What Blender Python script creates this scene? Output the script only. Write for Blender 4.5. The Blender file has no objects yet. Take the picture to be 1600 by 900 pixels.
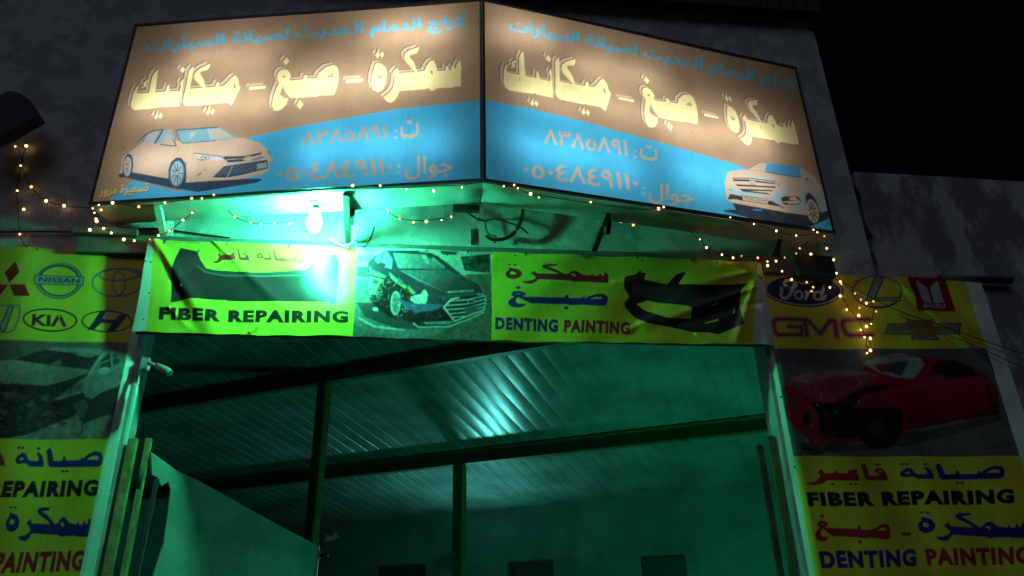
import bpy, bmesh, math, random
import numpy as np
from mathutils import Vector, Matrix
random.seed(7); rng = np.random.default_rng(7)
S = bpy.context.scene; COL = S.collection

# ------------------------------------------------------------------ camera
CAMZ = 1.6; F = 1155.0                       # focal length in pixels of a 1600 px wide frame
RM = np.array([[0.9935, 0.02738, 0.11052], [-0.11174, 0.42106, 0.90012], [-0.02189, -0.90662, 0.42139]])
cd = bpy.data.cameras.new('camera'); cam = bpy.data.objects.new('camera', cd); COL.objects.link(cam)
cd.sensor_width = 36; cd.lens = F / 1600 * 36; cd.clip_start = 0.05; cd.clip_end = 2000
_r, _u, _b = RM[:, 0], -RM[:, 1], -RM[:, 2]
cam.matrix_world = Matrix(((_r[0], _u[0], _b[0], 0), (_r[1], _u[1], _b[1], 0), (_r[2], _u[2], _b[2], CAMZ), (0, 0, 0, 1)))
S.camera = cam
# ------------------------------------------------------------------ night sky, faint sun lamp standing in for moon, exposure
SUN_EL, SUN_AZ, SUN_STR = math.radians(38), math.radians(196), 0.19
w = bpy.data.worlds.new('World'); S.world = w; w.use_nodes = True
nt = w.node_tree; bg = nt.nodes['Background']
sky = nt.nodes.new('ShaderNodeTexSky'); sky.sky_type = 'NISHITA'; sky.sun_disc = False
sky.sun_elevation = SUN_EL; sky.sun_rotation = SUN_AZ
nt.links.new(sky.outputs[0], bg.inputs[0]); bg.inputs[1].default_value = 0.0003
sl = bpy.data.lights.new('moon', 'SUN'); sl.energy = SUN_STR; sl.angle = math.radians(35); sl.color = (0.72, 0.82, 1.0)
so = bpy.data.objects.new('moon', sl); COL.objects.link(so)
sd = Vector((math.sin(SUN_AZ) * math.cos(SUN_EL), math.cos(SUN_AZ) * math.cos(SUN_EL), math.sin(SUN_EL)))
so.rotation_euler = sd.to_track_quat('Z', 'Y').to_euler()
S.view_settings.view_transform = 'Standard'; S.view_settings.look = 'None'
S.view_settings.exposure = 0; S.view_settings.gamma = 1; S.view_settings.use_curve_mapping = False
S.cycles.max_bounces = 8; S.cycles.sample_clamp_indirect = 4.0

# ------------------------------------------------------------------ survey helpers (photo point -> point on a known plane)
def ray(p): return RM @ np.array([p[0] - 800.0, p[1] - 450.0, F])
def at_y(p, Y):
    d = ray(p); q = d / d[1] * Y; return Vector((q[0], q[1], q[2] + CAMZ))
def at_z(p, Z):
    d = ray(p); q = d / d[2] * (Z - CAMZ); return Vector((q[0], q[1], Z))
def on_plane(p, O, N):
    d = ray(p); O = np.array(O, float) - np.array([0, 0, CAMZ]); t = (O @ N) / (d @ N)
    q = d * t; return np.array([q[0], q[1], q[2] + CAMZ])

# ------------------------------------------------------------------ object helpers
def tag(o, label=None, cat=None, group=None, kind=None):
    if label: o['label'] = label
    if cat: o['category'] = cat
    if group: o['group'] = group
    if kind: o['kind'] = kind
    return o
def empty(name, loc, label, cat, group=None):
    o = bpy.data.objects.new(name, None); COL.objects.link(o); o.location = loc; o.empty_display_size = 0.1
    return tag(o, label, cat, group)
def link(name, me, m=None, parent=None):
    o = bpy.data.objects.new(name, me); COL.objects.link(o)
    if m and not me.materials: me.materials.append(m)
    if parent is not None:
        o.parent = parent
        if parent.type == 'EMPTY': o.matrix_parent_inverse = Matrix.Translation(-Vector(parent.location))
    return o
class MB:
    def __init__(s): s.bm = bmesh.new()
    def poly(s, pts):
        return s.bm.faces.new([s.bm.verts.new(p) for p in pts])
    def hexa(s, a, b):                       # two quads, bottom ring a, top ring b
        va = [s.bm.verts.new(p) for p in a]; vb = [s.bm.verts.new(p) for p in b]; n = len(va)
        s.bm.faces.new(va[::-1]); s.bm.faces.new(vb)
        for i in range(n): s.bm.faces.new([va[i], va[(i + 1) % n], vb[(i + 1) % n], vb[i]])
        return s
    def box(s, x0, x1, y0, y1, z0, z1):
        return s.hexa([(x0, y0, z0), (x1, y0, z0), (x1, y1, z0), (x0, y1, z0)], [(x0, y0, z1), (x1, y0, z1), (x1, y1, z1), (x0, y1, z1)])
    def prism(s, pts, d):                    # planar outline extruded by vector d
        d = Vector(d); return s.hexa([Vector(p) for p in pts], [Vector(p) + d for p in pts])
    def bar(s, a, b, wd, h, up=(0, 0, 1)):
        a, b = Vector(a), Vector(b); t = (b - a).normalized(); up = Vector(up)
        if abs(t.dot(up)) > 0.98: up = Vector((0, 1, 0))
        sx = t.cross(up).normalized() * wd / 2; sy = sx.cross(t).normalized() * h / 2
        return s.hexa([a - sx - sy, a + sx - sy, a + sx + sy, a - sx + sy], [b - sx - sy, b + sx - sy, b + sx + sy, b - sx + sy])
    def tube(s, pts, r, n=8, smooth=True):
        pts = [Vector(p) for p in pts]; rings = []; ref = Vector((0.31, 0.2, 0.93))
        for i, p in enumerate(pts):
            t = (pts[min(i + 1, len(pts) - 1)] - pts[max(i - 1, 0)]).normalized()
            ref2 = ref if abs(t.dot(ref)) < 0.95 else Vector((1, 0, 0))
            a = t.cross(ref2).normalized(); b = t.cross(a)
            rr = r[i] if isinstance(r, (list, tuple)) else r
            rings.append([s.bm.verts.new(p + (a * math.cos(k * 2 * math.pi / n) + b * math.sin(k * 2 * math.pi / n)) * rr) for k in range(n)])
        for q in range(len(rings) - 1):
            for k in range(n):
                f = s.bm.faces.new([rings[q][k], rings[q][(k + 1) % n], rings[q + 1][(k + 1) % n], rings[q + 1][k]]); f.smooth = smooth
        s.bm.faces.new(rings[0][::-1]); s.bm.faces.new(rings[-1]); return s
    def ball(s, c, r, sub=2, sc=(1, 1, 1)):
        g = bmesh.ops.create_icosphere(s.bm, subdivisions=sub, radius=r)
        for v in g['verts']: v.co = Vector((v.co.x * sc[0], v.co.y * sc[1], v.co.z * sc[2])) + Vector(c)
        for v in g['verts']:
            for f in v.link_faces: f.smooth = True
        return s
    def build(s, name, m=None, parent=None, bevel=0):
        if bevel: bmesh.ops.bevel(s.bm, geom=s.bm.edges[:], offset=bevel, segments=2, affect='EDGES', clamp_overlap=True)
        bmesh.ops.recalc_face_normals(s.bm, faces=s.bm.faces[:])
        me = bpy.data.meshes.new(name); s.bm.to_mesh(me); s.bm.free()
        return link(name, me, m, parent)
def sag(a, b, d, n=14):
    a, b = Vector(a), Vector(b)
    return [a.lerp(b, i / n) - Vector((0, 0, d * 4 * (i / n) * (1 - i / n))) for i in range(n + 1)]
def smooth_path(pts, n=6):
    P = [Vector(p) for p in pts]; out = []
    for i in range(len(P) - 1):
        p0, p1, p2, p3 = P[max(i - 1, 0)], P[i], P[i + 1], P[min(i + 2, len(P) - 1)]
        for k in range(n):
            t = k / n
            out.append(0.5 * ((2 * p1) + (p2 - p0) * t + (2 * p0 - 5 * p1 + 4 * p2 - p3) * t * t + (3 * p1 - p0 - 3 * p2 + p3) * t ** 3))
    out.append(P[-1]); return out

# ------------------------------------------------------------------ materials
def mat(name, col, rough=0.6, metal=0.0, var=0.25, scale=6.0, bump=0.0, bscale=40.0, spec=0.5, col2=None, lo=0.4, hi=0.6, stretch=None):
    m = bpy.data.materials.new(name); m.use_nodes = True; n = m.node_tree.nodes; L = m.node_tree.links; b = n['Principled BSDF']
    b.inputs['Roughness'].default_value = rough; b.inputs['Metallic'].default_value = metal; b.inputs['Specular IOR Level'].default_value = spec
    tc = n.new('ShaderNodeTexCoord'); src = tc.outputs['Object']
    if stretch:
        mp = n.new('ShaderNodeMapping'); mp.inputs['Scale'].default_value = stretch; L.new(src, mp.inputs[0]); src = mp.outputs[0]
    no = n.new('ShaderNodeTexNoise'); no.inputs['Scale'].default_value = scale; no.inputs['Detail'].default_value = 8; no.inputs['Roughness'].default_value = 0.65
    L.new(src, no.inputs['Vector'])
    rp = n.new('ShaderNodeValToRGB'); L.new(no.outputs[0], rp.inputs[0])
    c2 = col2 or tuple(c * (1 - var) for c in col)
    rp.color_ramp.elements[0].position = lo; rp.color_ramp.elements[0].color = (*c2, 1)
    rp.color_ramp.elements[1].position = hi; rp.color_ramp.elements[1].color = (*col, 1)
    L.new(rp.outputs[0], b.inputs['Base Color'])
    if bump:
        n2 = n.new('ShaderNodeTexNoise'); n2.inputs['Scale'].default_value = bscale; n2.inputs['Detail'].default_value = 6; L.new(tc.outputs['Object'], n2.inputs['Vector'])
        bp = n.new('ShaderNodeBump'); bp.inputs['Strength'].default_value = bump; bp.inputs['Distance'].default_value = 0.02
        L.new(n2.outputs[0], bp.inputs['Height']); L.new(bp.outputs[0], b.inputs['Normal'])
    return m
def emit(name, col, st):
    m = bpy.data.materials.new(name); m.use_nodes = True; n = m.node_tree.nodes; n.remove(n['Principled BSDF'])
    e = n.new('ShaderNodeEmission'); e.inputs[0].default_value = (*col, 1); e.inputs[1].default_value = st
    m.node_tree.links.new(e.outputs[0], n['Material Output'].inputs[0]); return m
def print_mat(name, rough, dirt, spec=0.5, translucent=False, tr=0.9, streak=0.3):
    m = bpy.data.materials.new(name); m.use_nodes = True; n = m.node_tree.nodes; L = m.node_tree.links; b = n['Principled BSDF']
    at = n.new('ShaderNodeAttribute'); at.attribute_name = 'print'
    tc = n.new('ShaderNodeTexCoord'); mp = n.new('ShaderNodeMapping'); L.new(tc.outputs['Object'], mp.inputs[0])
    mp.inputs['Scale'].default_value = (60, 60, 1.2)          # rain streaks run down the sheet
    no = n.new('ShaderNodeTexNoise'); no.inputs['Scale'].default_value = 1.0; no.inputs['Detail'].default_value = 4; L.new(mp.outputs[0], no.inputs['Vector'])
    n2 = n.new('ShaderNodeTexNoise'); n2.inputs['Scale'].default_value = 2.3; n2.inputs['Detail'].default_value = 6; L.new(tc.outputs['Object'], n2.inputs['Vector'])
    ad = n.new('ShaderNodeMath'); ad.operation = 'MULTIPLY_ADD'; L.new(no.outputs[0], ad.inputs[0]); ad.inputs[1].default_value = streak; L.new(n2.outputs[0], ad.inputs[2])
    mr = n.new('ShaderNodeMapRange'); mr.inputs['From Min'].default_value = 0.30 + streak * .4; mr.inputs['From Max'].default_value = 0.62 + streak * .55
    mr.inputs['To Min'].default_value = 1 - dirt; mr.inputs['To Max'].default_value = 1.0; L.new(ad.outputs[0], mr.inputs[0])
    mx = n.new('ShaderNodeMix'); mx.data_type = 'RGBA'; mx.blend_type = 'MULTIPLY'; mx.inputs[0].default_value = 1
    L.new(at.outputs['Color'], mx.inputs[6]); L.new(mr.outputs[0], mx.inputs[7])
    L.new(mx.outputs[2], b.inputs['Base Color']); b.inputs['Roughness'].default_value = rough; b.inputs['Specular IOR Level'].default_value = spec
    if translucent:
        t = n.new('ShaderNodeBsdfTranslucent'); L.new(mx.outputs[2], t.inputs[0])
        ms = n.new('ShaderNodeMixShader'); ms.inputs[0].default_value = tr
        L.new(b.outputs[0], ms.inputs[1]); L.new(t.outputs[0], ms.inputs[2]); L.new(ms.outputs[0], n['Material Output'].inputs[0])
    return m

M_plaster = mat('plaster', (0.50, 0.50, 0.51), 0.85, var=0.0, col2=(0.36, 0.355, 0.37), scale=3.4, lo=0.475, hi=0.535, bump=0.7, bscale=95)
M_conc = mat('stained_concrete', (0.40, 0.39, 0.40), 0.9, col2=(0.17, 0.17, 0.18), scale=1.7, lo=0.46, hi=0.56, bump=0.6, bscale=30, stretch=(1.5, 1, .75))
M_steel = mat('dark_steel', (0.055, 0.06, 0.055), 0.55, 0.3, scale=14, bump=0.1)
M_rail = mat('painted_rail', (0.16, 0.165, 0.15), 0.5, 0.2, scale=9, bump=0.15)
M_beam = mat('hall_beam', (0.13, 0.14, 0.05), 0.5, scale=5)
M_soffit = mat('sheet_metal', (0.62, 0.62, 0.6), 0.45, 0.0, var=0.2, scale=4)
M_white = mat('white_inside', (0.34, 0.34, 0.33), 0.7, var=0.05)
M_trim = mat('sign_trim', (0.07, 0.07, 0.075), 0.5, 0.2, scale=20)
M_panel = mat('ceiling_panel', (0.34, 0.36, 0.36), 0.31, 0.0, var=0.4, scale=1.7, bump=.06, bscale=5, spec=0.6)
M_hall = mat('hall_wall', (0.30, 0.32, 0.33), 0.75, var=0.45, scale=1.3, bump=0.35, lo=.3, hi=.62)
M_gate = mat('gate_sheet', (0.42, 0.45, 0.43), 0.5, 0.1, var=0.3, scale=2.6, bump=0.2, bscale=9)
M_post = mat('gate_post_paint', (0.42, 0.42, 0.16), 0.5, 0.0, var=0.5, scale=9, bump=0.3)
M_black = mat('black_rubber', (0.012, 0.012, 0.012), 0.5, var=0.2)
M_whitecab = mat('white_cable', (0.7, 0.7, 0.7), 0.4, var=0.1)
M_ground = mat('asphalt', (0.06, 0.06, 0.06), 0.9, var=0.4, scale=8, bump=0.4, bscale=80)
M_wood = mat('old_wood', (0.10, 0.085, 0.05), 0.7, var=0.6, scale=10, bump=0.5, bscale=30)
M_winfr = mat('window_frame', (0.06, 0.06, 0.06), 0.5)
M_glass = mat('dark_glass', (0.07, 0.075, 0.078), 0.5, var=0.1)
M_dark = mat('dark_eave', (0.03, 0.032, 0.034), 0.7, scale=9)
M_paper = mat('paper', (0.7, 0.7, 0.62), 0.8, var=0.2, scale=30)
M_plastic = mat('white_plastic', (0.34, 0.34, 0.32), 0.4, var=0.1)
M_tube = emit('tube_glow', (1.0, 0.97, 0.91), 25)
M_dim = emit('tube_glow_dim', (1.0, 0.97, 0.90), 15)
M_green = emit('green_bulb', (0.055, 1.0, 0.44), 1350)
M_hlamp = emit('hall_lamp_glow', (0.16, 1.0, 0.88), 130)
M_fairy = emit('fairy_bulb', (1.0, 0.55, 0.2), 4.5)
M_fairy2 = emit('fairy_bulb_dim', (1.0, 0.48, 0.14), 1.8)
M_vinyl = print_mat('banner_vinyl', 0.33, 0.32)
M_poster = print_mat('poster_vinyl', 0.45, 0.35, 0.3)
M_face = print_mat('sign_sheet', 0.4, 0.26, translucent=True, tr=0.94, streak=0.22)

# ------------------------------------------------------------------ artwork: shapes printed on a flat sheet, kept as a colour per vertex
def Z(ox, oy, s): return lambda pts: [(ox + x * s, oy + y * s) for x, y in pts]
class Art:
    SS = 3
    def __init__(s, O, e1, e2, wd, ht, step, base):
        s.O, s.e1, s.e2 = np.array(O, float), np.array(e1, float), np.array(e2, float)
        s.N = np.cross(s.e1, s.e2); s.wd, s.ht = wd, ht
        s.nx, s.ny = int(round(wd / step)) + 1, int(round(ht / step)) + 1
        s.k = s.SS / step; s.W, s.H = s.nx * s.SS, s.ny * s.SS
        s.a = np.empty((s.H, s.W, 3), np.float32); s.a[:] = base
    def c(s, pts):                                             # photo points -> sheet coordinates
        out = []
        for p in pts:
            q = on_plane(p, s.O, s.N) - s.O; out.append(((q @ s.e1) * s.k + 1, s.H - 2 - (q @ s.e2) * s.k))
        return np.array(out)
    def _fill(s, rings, col, alpha=1.0):
        allp = np.concatenate(rings); x0, y0 = np.floor(allp.min(0)).astype(int); x1, y1 = np.ceil(allp.max(0)).astype(int) + 1
        x0, y0, x1, y1 = max(x0, 0), max(y0, 0), min(x1, s.W), min(y1, s.H)
        if x1 <= x0 or y1 <= y0: return
        xs = np.arange(x0, x1) + 0.5; ys = np.arange(y0, y1) + 0.5; par = np.zeros((len(ys), len(xs)), bool)
        for r in rings:
            for (ax, ay), (bx, by) in zip(r, np.roll(r, -1, 0)):
                if ay == by: continue
                lo, hi = min(ay, by), max(ay, by); m = (ys >= lo) & (ys < hi)
                if m.any():
                    xc = ax + (ys[m] - ay) * (bx - ax) / (by - ay); par[m] ^= xs[None, :] < xc[:, None]
        sub = s.a[y0:y1, x0:x1]; sub[par] = sub[par] * (1 - alpha) + np.array(col, np.float32) * alpha
    def poly(s, pts, col, alpha=1.0, holes=()): s._fill([s.c(pts)] + [s.c(h) for h in holes], col, alpha)
    def ell(s, c, rx, ry, col, rot=0, alpha=1.0, n=40):
        a = math.radians(rot); s.poly([(c[0] + rx * math.cos(t) * math.cos(a) - ry * math.sin(t) * math.sin(a), c[1] + rx * math.cos(t) * math.sin(a) + ry * math.sin(t) * math.cos(a)) for t in np.linspace(0, 2 * math.pi, n, False)], col, alpha)
    def ring(s, c, rx, ry, wd, col, rot=0):
        a = math.radians(rot); s.line([(c[0] + rx * math.cos(t) * math.cos(a) - ry * math.sin(t) * math.sin(a), c[1] + rx * math.cos(t) * math.sin(a) + ry * math.sin(t) * math.cos(a)) for t in np.linspace(0, 2 * math.pi, 49)], wd, col)
    def line(s, pts, wd, col, alpha=1.0):                      # wd in photo pixels
        P = s.c(pts); q = s.c([pts[0], (pts[0][0] + 1, pts[0][1])]); h = wd * np.linalg.norm(q[1] - q[0]) / 2
        x0, y0 = np.floor(P.min(0) - h).astype(int); x1, y1 = np.ceil(P.max(0) + h).astype(int) + 1
        x0, y0, x1, y1 = max(x0, 0), max(y0, 0), min(x1, s.W), min(y1, s.H)
        if x1 <= x0 or y1 <= y0: return
        X, Y = np.meshgrid(np.arange(x0, x1) + 0.5, np.arange(y0, y1) + 0.5); D = np.full(X.shape, 1e9)
        for a, b in zip(P[:-1], P[1:]):
            d = b - a; L2 = d @ d + 1e-9; t = np.clip(((X - a[0]) * d[0] + (Y - a[1]) * d[1]) / L2, 0, 1)
            D = np.minimum(D, (X - a[0] - t * d[0]) ** 2 + (Y - a[1] - t * d[1]) ** 2)
        m = D < h * h; sub = s.a[y0:y1, x0:x1]; sub[m] = sub[m] * (1 - alpha) + np.array(col, np.float32) * alpha
    def text(s, body, quad, col, off=0.0, shear=0.0):
        tl, tr, br, bl = [np.array(q, float) for q in quad]
        V, T = glyphs(body, off, shear); V = (V - V.min(0)) / (V.max(0) - V.min(0))
        u, v = V[:, :1], V[:, 1:]; P = bl * (1 - u) * (1 - v) + br * u * (1 - v) + tl * (1 - u) * v + tr * u * v
        C = s.c([tuple(p) for p in P])
        for t in T: s._fill([C[list(t)]], col)
    def noise(s, pts, amt, cells, seed=0):                     # mottled print inside an outline
        m = s.a.copy(); s.poly(pts, (-1, -1, -1)); k = s.a[..., 0] < -0.5; s.a[:] = m
        g = np.random.default_rng(seed); tot = np.zeros((s.H, s.W), np.float32)
        for cl, am in ((cells, 0.6), (cells * 3, 0.4)):
            gx, gy = int(s.wd * cl) + 2, int(s.ht * cl) + 2; G = g.uniform(-1, 1, (gy, gx)).astype(np.float32)
            yy = np.linspace(0, gy - 1.001, s.H); xx = np.linspace(0, gx - 1.001, s.W); yi = yy.astype(int); xi = xx.astype(int); fy = (yy - yi)[:, None]; fx = (xx - xi)[None]
            tot += am * (G[yi][:, xi] * (1 - fy) * (1 - fx) + G[yi + 1][:, xi] * fy * (1 - fx) + G[yi][:, xi + 1] * (1 - fy) * fx + G[yi + 1][:, xi + 1] * fy * fx)
        s.a[k] = np.clip(s.a[k] * (1 + amt * tot[k])[:, None], 0, 1)
    def mask(s, pts):
        m = s.a.copy(); s.poly(pts, (-1, -1, -1)); k = s.a[..., 0] < -0.5; s.a[:] = m; return k
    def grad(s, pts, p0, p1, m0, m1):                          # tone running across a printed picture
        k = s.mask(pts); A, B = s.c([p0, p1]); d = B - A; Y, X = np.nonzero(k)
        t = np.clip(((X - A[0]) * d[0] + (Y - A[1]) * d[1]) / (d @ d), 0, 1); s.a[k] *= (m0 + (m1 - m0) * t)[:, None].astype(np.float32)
    def soften(s, pts, r):                                     # soft focus of a printed picture
        k = s.mask(pts); b = s.a
        for ax in (0, 1, 0, 1):
            c = np.cumsum(np.concatenate([np.repeat(np.take(b, [0], ax), r + 1, ax), b, np.repeat(np.take(b, [-1], ax), r, ax)], ax), axis=ax, dtype=np.float64)
            n = b.shape[ax]; b = ((np.take(c, range(2 * r + 1, 2 * r + 1 + n), ax) - np.take(c, range(0, n), ax)) / (2 * r + 1)).astype(np.float32)
        s.a[k] = b[k]
    def shards(s, pts, n, cols, ln, wd, seed):                 # crumpled metal: short random strokes inside an outline
        P = np.array(pts); lo, hi = P.min(0), P.max(0); g = random.Random(seed); k = s.mask(pts)
        for _ in range(n):
            p = (g.uniform(lo[0], hi[0]), g.uniform(lo[1], hi[1])); c = s.c([p])[0].astype(int)
            if not (0 <= c[0] < s.W and 0 <= c[1] < s.H and k[c[1], c[0]]): continue
            an = g.uniform(0, 6.3); q = (p[0] + ln * g.uniform(.3, 1) * math.cos(an), p[1] + ln * g.uniform(.3, 1) * math.sin(an)); an += g.uniform(-1, 1)
            v = g.choice(cols) * g.uniform(.7, 1.3); s.line([p, q, (q[0] + ln * .5 * math.cos(an), q[1] + ln * .5 * math.sin(an))], wd * g.uniform(.5, 1.3), (v, v * .98, v * .95), g.uniform(.4, .9))
    def mesh(s, name, m, parent, disp):
        A = s.a.reshape(s.ny, s.SS, s.nx, s.SS, 3).mean((1, 3))[::-1]
        U, Vv = np.meshgrid(np.linspace(0, s.wd, s.nx), np.linspace(0, s.ht, s.ny))
        du, dv, dn = disp(U, Vv)                                # in-plane shifts and depth (towards the street)
        P = s.O + (U + du)[..., None] * s.e1 + (Vv + dv)[..., None] * s.e2 + dn[..., None] * s.N
        me = bpy.data.meshes.new(name); nv = s.nx * s.ny; nf = (s.nx - 1) * (s.ny - 1)
        me.vertices.add(nv); me.vertices.foreach_set('co', P.astype(np.float32).ravel())
        i = (np.arange(s.ny - 1)[:, None] * s.nx + np.arange(s.nx - 1)[None]).ravel()
        me.loops.add(nf * 4); me.loops.foreach_set('vertex_index', np.stack([i, i + 1, i + s.nx + 1, i + s.nx], 1).astype(np.int32).ravel())
        me.polygons.add(nf); me.polygons.foreach_set('loop_start', np.arange(0, nf * 4, 4, dtype=np.int32))
        me.update(); me.validate(); me.polygons.foreach_set('use_smooth', np.ones(nf, bool))
        at = me.attributes.new('print', 'FLOAT_COLOR', 'POINT'); C = np.ones((nv, 4), np.float32); C[:, :3] = A.reshape(-1, 3); at.data.foreach_set('color', C.ravel())
        return link(name, me, m, parent)
_G = {}
def glyphs(body, off, shear):
    k = (body, off, shear)
    if k not in _G:
        c = bpy.data.curves.new('lettering', 'FONT'); c.body = body; c.offset = off; c.shear = shear; c.resolution_u = 3; c.space_character = 1.0 + (off * 2.7 if body.isascii() else 0)
        o = bpy.data.objects.new('lettering', c); COL.objects.link(o)
        me = o.evaluated_get(bpy.context.evaluated_depsgraph_get()).to_mesh(); me.calc_loop_triangles()
        V = np.array([v.co[:2] for v in me.vertices]); T = [tuple(t.vertices) for t in me.loop_triangles]
        bpy.data.objects.remove(o); bpy.data.curves.remove(c); _G[k] = (V, T)
    return _G[k]
FORMS = {'ا': 'ﺍﺎ', 'ل': 'ﻝﻞﻟﻠ', 'د': 'ﺩﺪ', 'م': 'ﻡﻢﻣﻤ', 'ح': 'ﺡﺢﺣﺤ', 'ي': 'ﻱﻲﻳﻴ', 'ث': 'ﺙﺚﺛﺜ', 'ص': 'ﺹﺺﺻﺼ', 'ن': 'ﻥﻦﻧﻨ', 'ة': 'ﺓﺔ',
         'س': 'ﺱﺲﺳﺴ', 'ر': 'ﺭﺮ', 'ت': 'ﺕﺖﺗﺘ', 'ك': 'ﻙﻚﻛﻜ', 'ج': 'ﺝﺞﺟﺠ', 'ع': 'ﻉﻊﻋﻌ', 'و': 'ﻭﻮ'}
def arabic(t):
    o = ''
    for i, ch in enumerate(t):
        if ch not in FORMS: o += ch; continue
        f = FORMS[ch]; pj = i > 0 and len(FORMS.get(t[i - 1], '')) == 4; nj = len(f) == 4 and i + 1 < len(t) and t[i + 1] in FORMS
        o += f[(3 if nj else 1) if pj else (2 if nj else 0)]
    return o[::-1]
def dia(x, y, rx, ry): return [(x - rx, y), (x, y - ry), (x + rx, y), (x, y + ry)]
# brush lettering of the light boxes, as outlines (solid, holes)
ZA, ZB = Z(170, 60, 0.1889), Z(400, 60, 0.225)
W_MEC = (ZA, [([(1050,310),(1075,340),(1080,390),(1092,410),(1080,440),(1018,560),(1000,550),(980,537),(870,548),(860,540),(845,552),(640,562),(620,545),(615,510),(640,400),(665,270),(690,242),(705,235),(690,330),(672,418),(778,413),(760,390),(712,345),(705,312),(720,282),(760,250),(843,212),(838,240),(820,265),(768,278),(757,292),(790,350),(803,410),(880,405),(897,370),(915,364),(916,400),(950,398),(985,370),(1020,330)], [[(1042,375),(1028,398),(1036,418),(1050,420),(1052,395)]]),
    ([(235,395),(205,450),(182,540),(187,575),(215,597),(330,585),(425,572),(437,562),(450,570),(585,565),(600,480),(620,340),(612,340),(590,372),(598,400),(588,437),(505,440),(500,388),(488,385),(470,440),(385,447),(408,262),(398,263),(375,290),(358,320),(332,450),(245,455),(228,450),(232,430),(247,400)], []),
    ([(310,350),(326,345),(325,357),(302,375),(311,380),(312,395),(275,412),(270,405),(292,390),(285,380),(290,365)], [])] +
    [(d, []) for d in ([(612,235),(635,260),(612,290),(588,265)], [(400,620),(412,648),(392,675),(376,655)], [(430,618),(450,640),(428,670),(412,648)], [(828,585),(842,608),(822,640),(804,620)], [(862,582),(878,605),(860,638),(842,610)])])
W_PNT = (ZB, [([(150,285),(152,255),(170,232),(195,222),(225,228),(243,255),(247,275),(230,295),(250,300),(330,292),(335,268),(355,262),(362,288),(425,283),(440,250),(490,208),(545,192),(572,212),(580,260),(575,310),(560,370),(545,402),(440,405),(430,412),(330,418),(250,422),(235,415),(210,378),(190,340),(165,325)], [[(495,278),(515,256),(535,250),(540,277)], [(185,268),(207,268),(203,280),(192,279)]]),
    ([(160,322),(190,338),(178,370),(170,400),(185,415),(228,424),(215,465),(180,500),(150,510),(125,505),(115,470),(125,410),(145,355)], []), ([(215,138),(237,165),(212,195),(192,170)], []), ([(308,435),(333,465),(308,502),(286,470)], [])])
W_DNT = (ZB, [([(835,178),(870,180),(905,210),(912,250),(905,320),(880,370),(850,380),(815,365),(803,320),(808,270),(820,225)], [[(852,250),(878,265),(870,285),(845,283),(840,270)]]),
    ([(848,95),(862,120),(848,148),(830,122)], []), ([(878,93),(892,118),(877,145),(862,118)], []),
    ([(985,210),(995,245),(1105,240),(1090,215),(1040,165),(1030,135),(1035,110),(1065,85),(1135,62),(1120,105),(1075,120),(1068,135),(1100,170),(1120,235),(1170,232),(1185,195),(1210,160),(1235,155),(1250,185),(1262,228),(1315,225),(1320,195),(1330,190),(1340,220),(1355,218),(1362,190),(1372,190),(1385,215),(1395,180),(1418,150),(1427,200),(1425,335),(1375,338),(1370,345),(1260,350),(1225,372),(1195,350),(1180,358),(1000,372),(985,410),(965,440),(940,455),(910,445),(888,415),(930,385),(955,350),(965,300),(965,270),(948,250),(965,225)], [[(1205,232),(1225,225),(1229,260),(1216,246)]])])
# heavy poster lettering
ZC, ZF = Z(1220, 710, 0.2375), Z(760, 390, 0.15554)
W_SIY = (ZC, [([(1012,75),(1038,60),(1062,90),(1078,133),(1145,130),(1152,105),(1165,108),(1175,130),(1285,128),(1290,108),(1305,120),(1350,95),(1400,80),(1445,85),(1464,110),(1458,150),(1440,166),(1060,168),(1040,158),(1028,120)], [[(1340,125),(1385,105),(1420,108),(1432,122),(1420,128)]]),
    ([(955,85),(985,105),(1005,140),(1008,165),(900,167),(870,150),(800,155),(780,135),(790,115),(830,90),(860,100),(880,125),(900,135),(960,133),(955,110),(935,100)], [[(815,125),(840,118),(845,130),(825,135)]])] + [(dia(*q), []) for q in ((1160,188,19,9),(1193,188,19,9),(795,68,16,9),(826,68,16,9),(948,68,20,9))])
W_FIB = (ZC, [([(520,70),(548,60),(565,100),(580,140),(640,140),(640,130),(610,115),(615,100),(640,90),(670,95),(695,130),(708,172),(560,172),(545,160),(535,110)], [[(640,108),(660,108),(665,118),(645,118)]]),
    ([(150,195),(220,185),(245,160),(255,140),(235,125),(262,100),(285,128),(345,128),(352,105),(372,128),(430,128),(440,108),(500,95),(490,125),(505,140),(515,175),(300,178),(270,200),(220,210),(185,208)], [])] + [(dia(*q), []) for q in ((635,68,22,9),(335,199,20,9),(450,197,19,8),(486,197,19,8))])
W_DN2 = (ZF, [([(220,175),(265,180),(330,195),(362,225),(355,260),(320,280),(260,288),(210,270),(192,240),(205,215),(235,195)], [[(250,212),(290,220),(305,235),(280,245),(240,240)]]),
    ([(485,210),(512,238),(730,245),(690,225),(600,195),(562,180),(560,160),(600,150),(722,148),(700,165),(620,172),(700,200),(790,245),(820,240),(850,215),(890,205),(920,215),(960,240),(1055,250),(1060,235),(1075,235),(1085,252),(1125,252),(1140,230),(1155,232),(1165,252),(1190,245),(1190,220),(1215,220),(1230,240),(1232,325),(1070,320),(1060,315),(930,315),(880,320),(840,308),(525,295),(500,320),(460,340),(400,335),(350,312),(420,308),(480,295),(500,275),(470,250),(440,240)], [[(845,242),(880,238),(905,255),(890,262)]]), (dia(235,148,25,9), []), (dia(291,150,25,9), [])])
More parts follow.
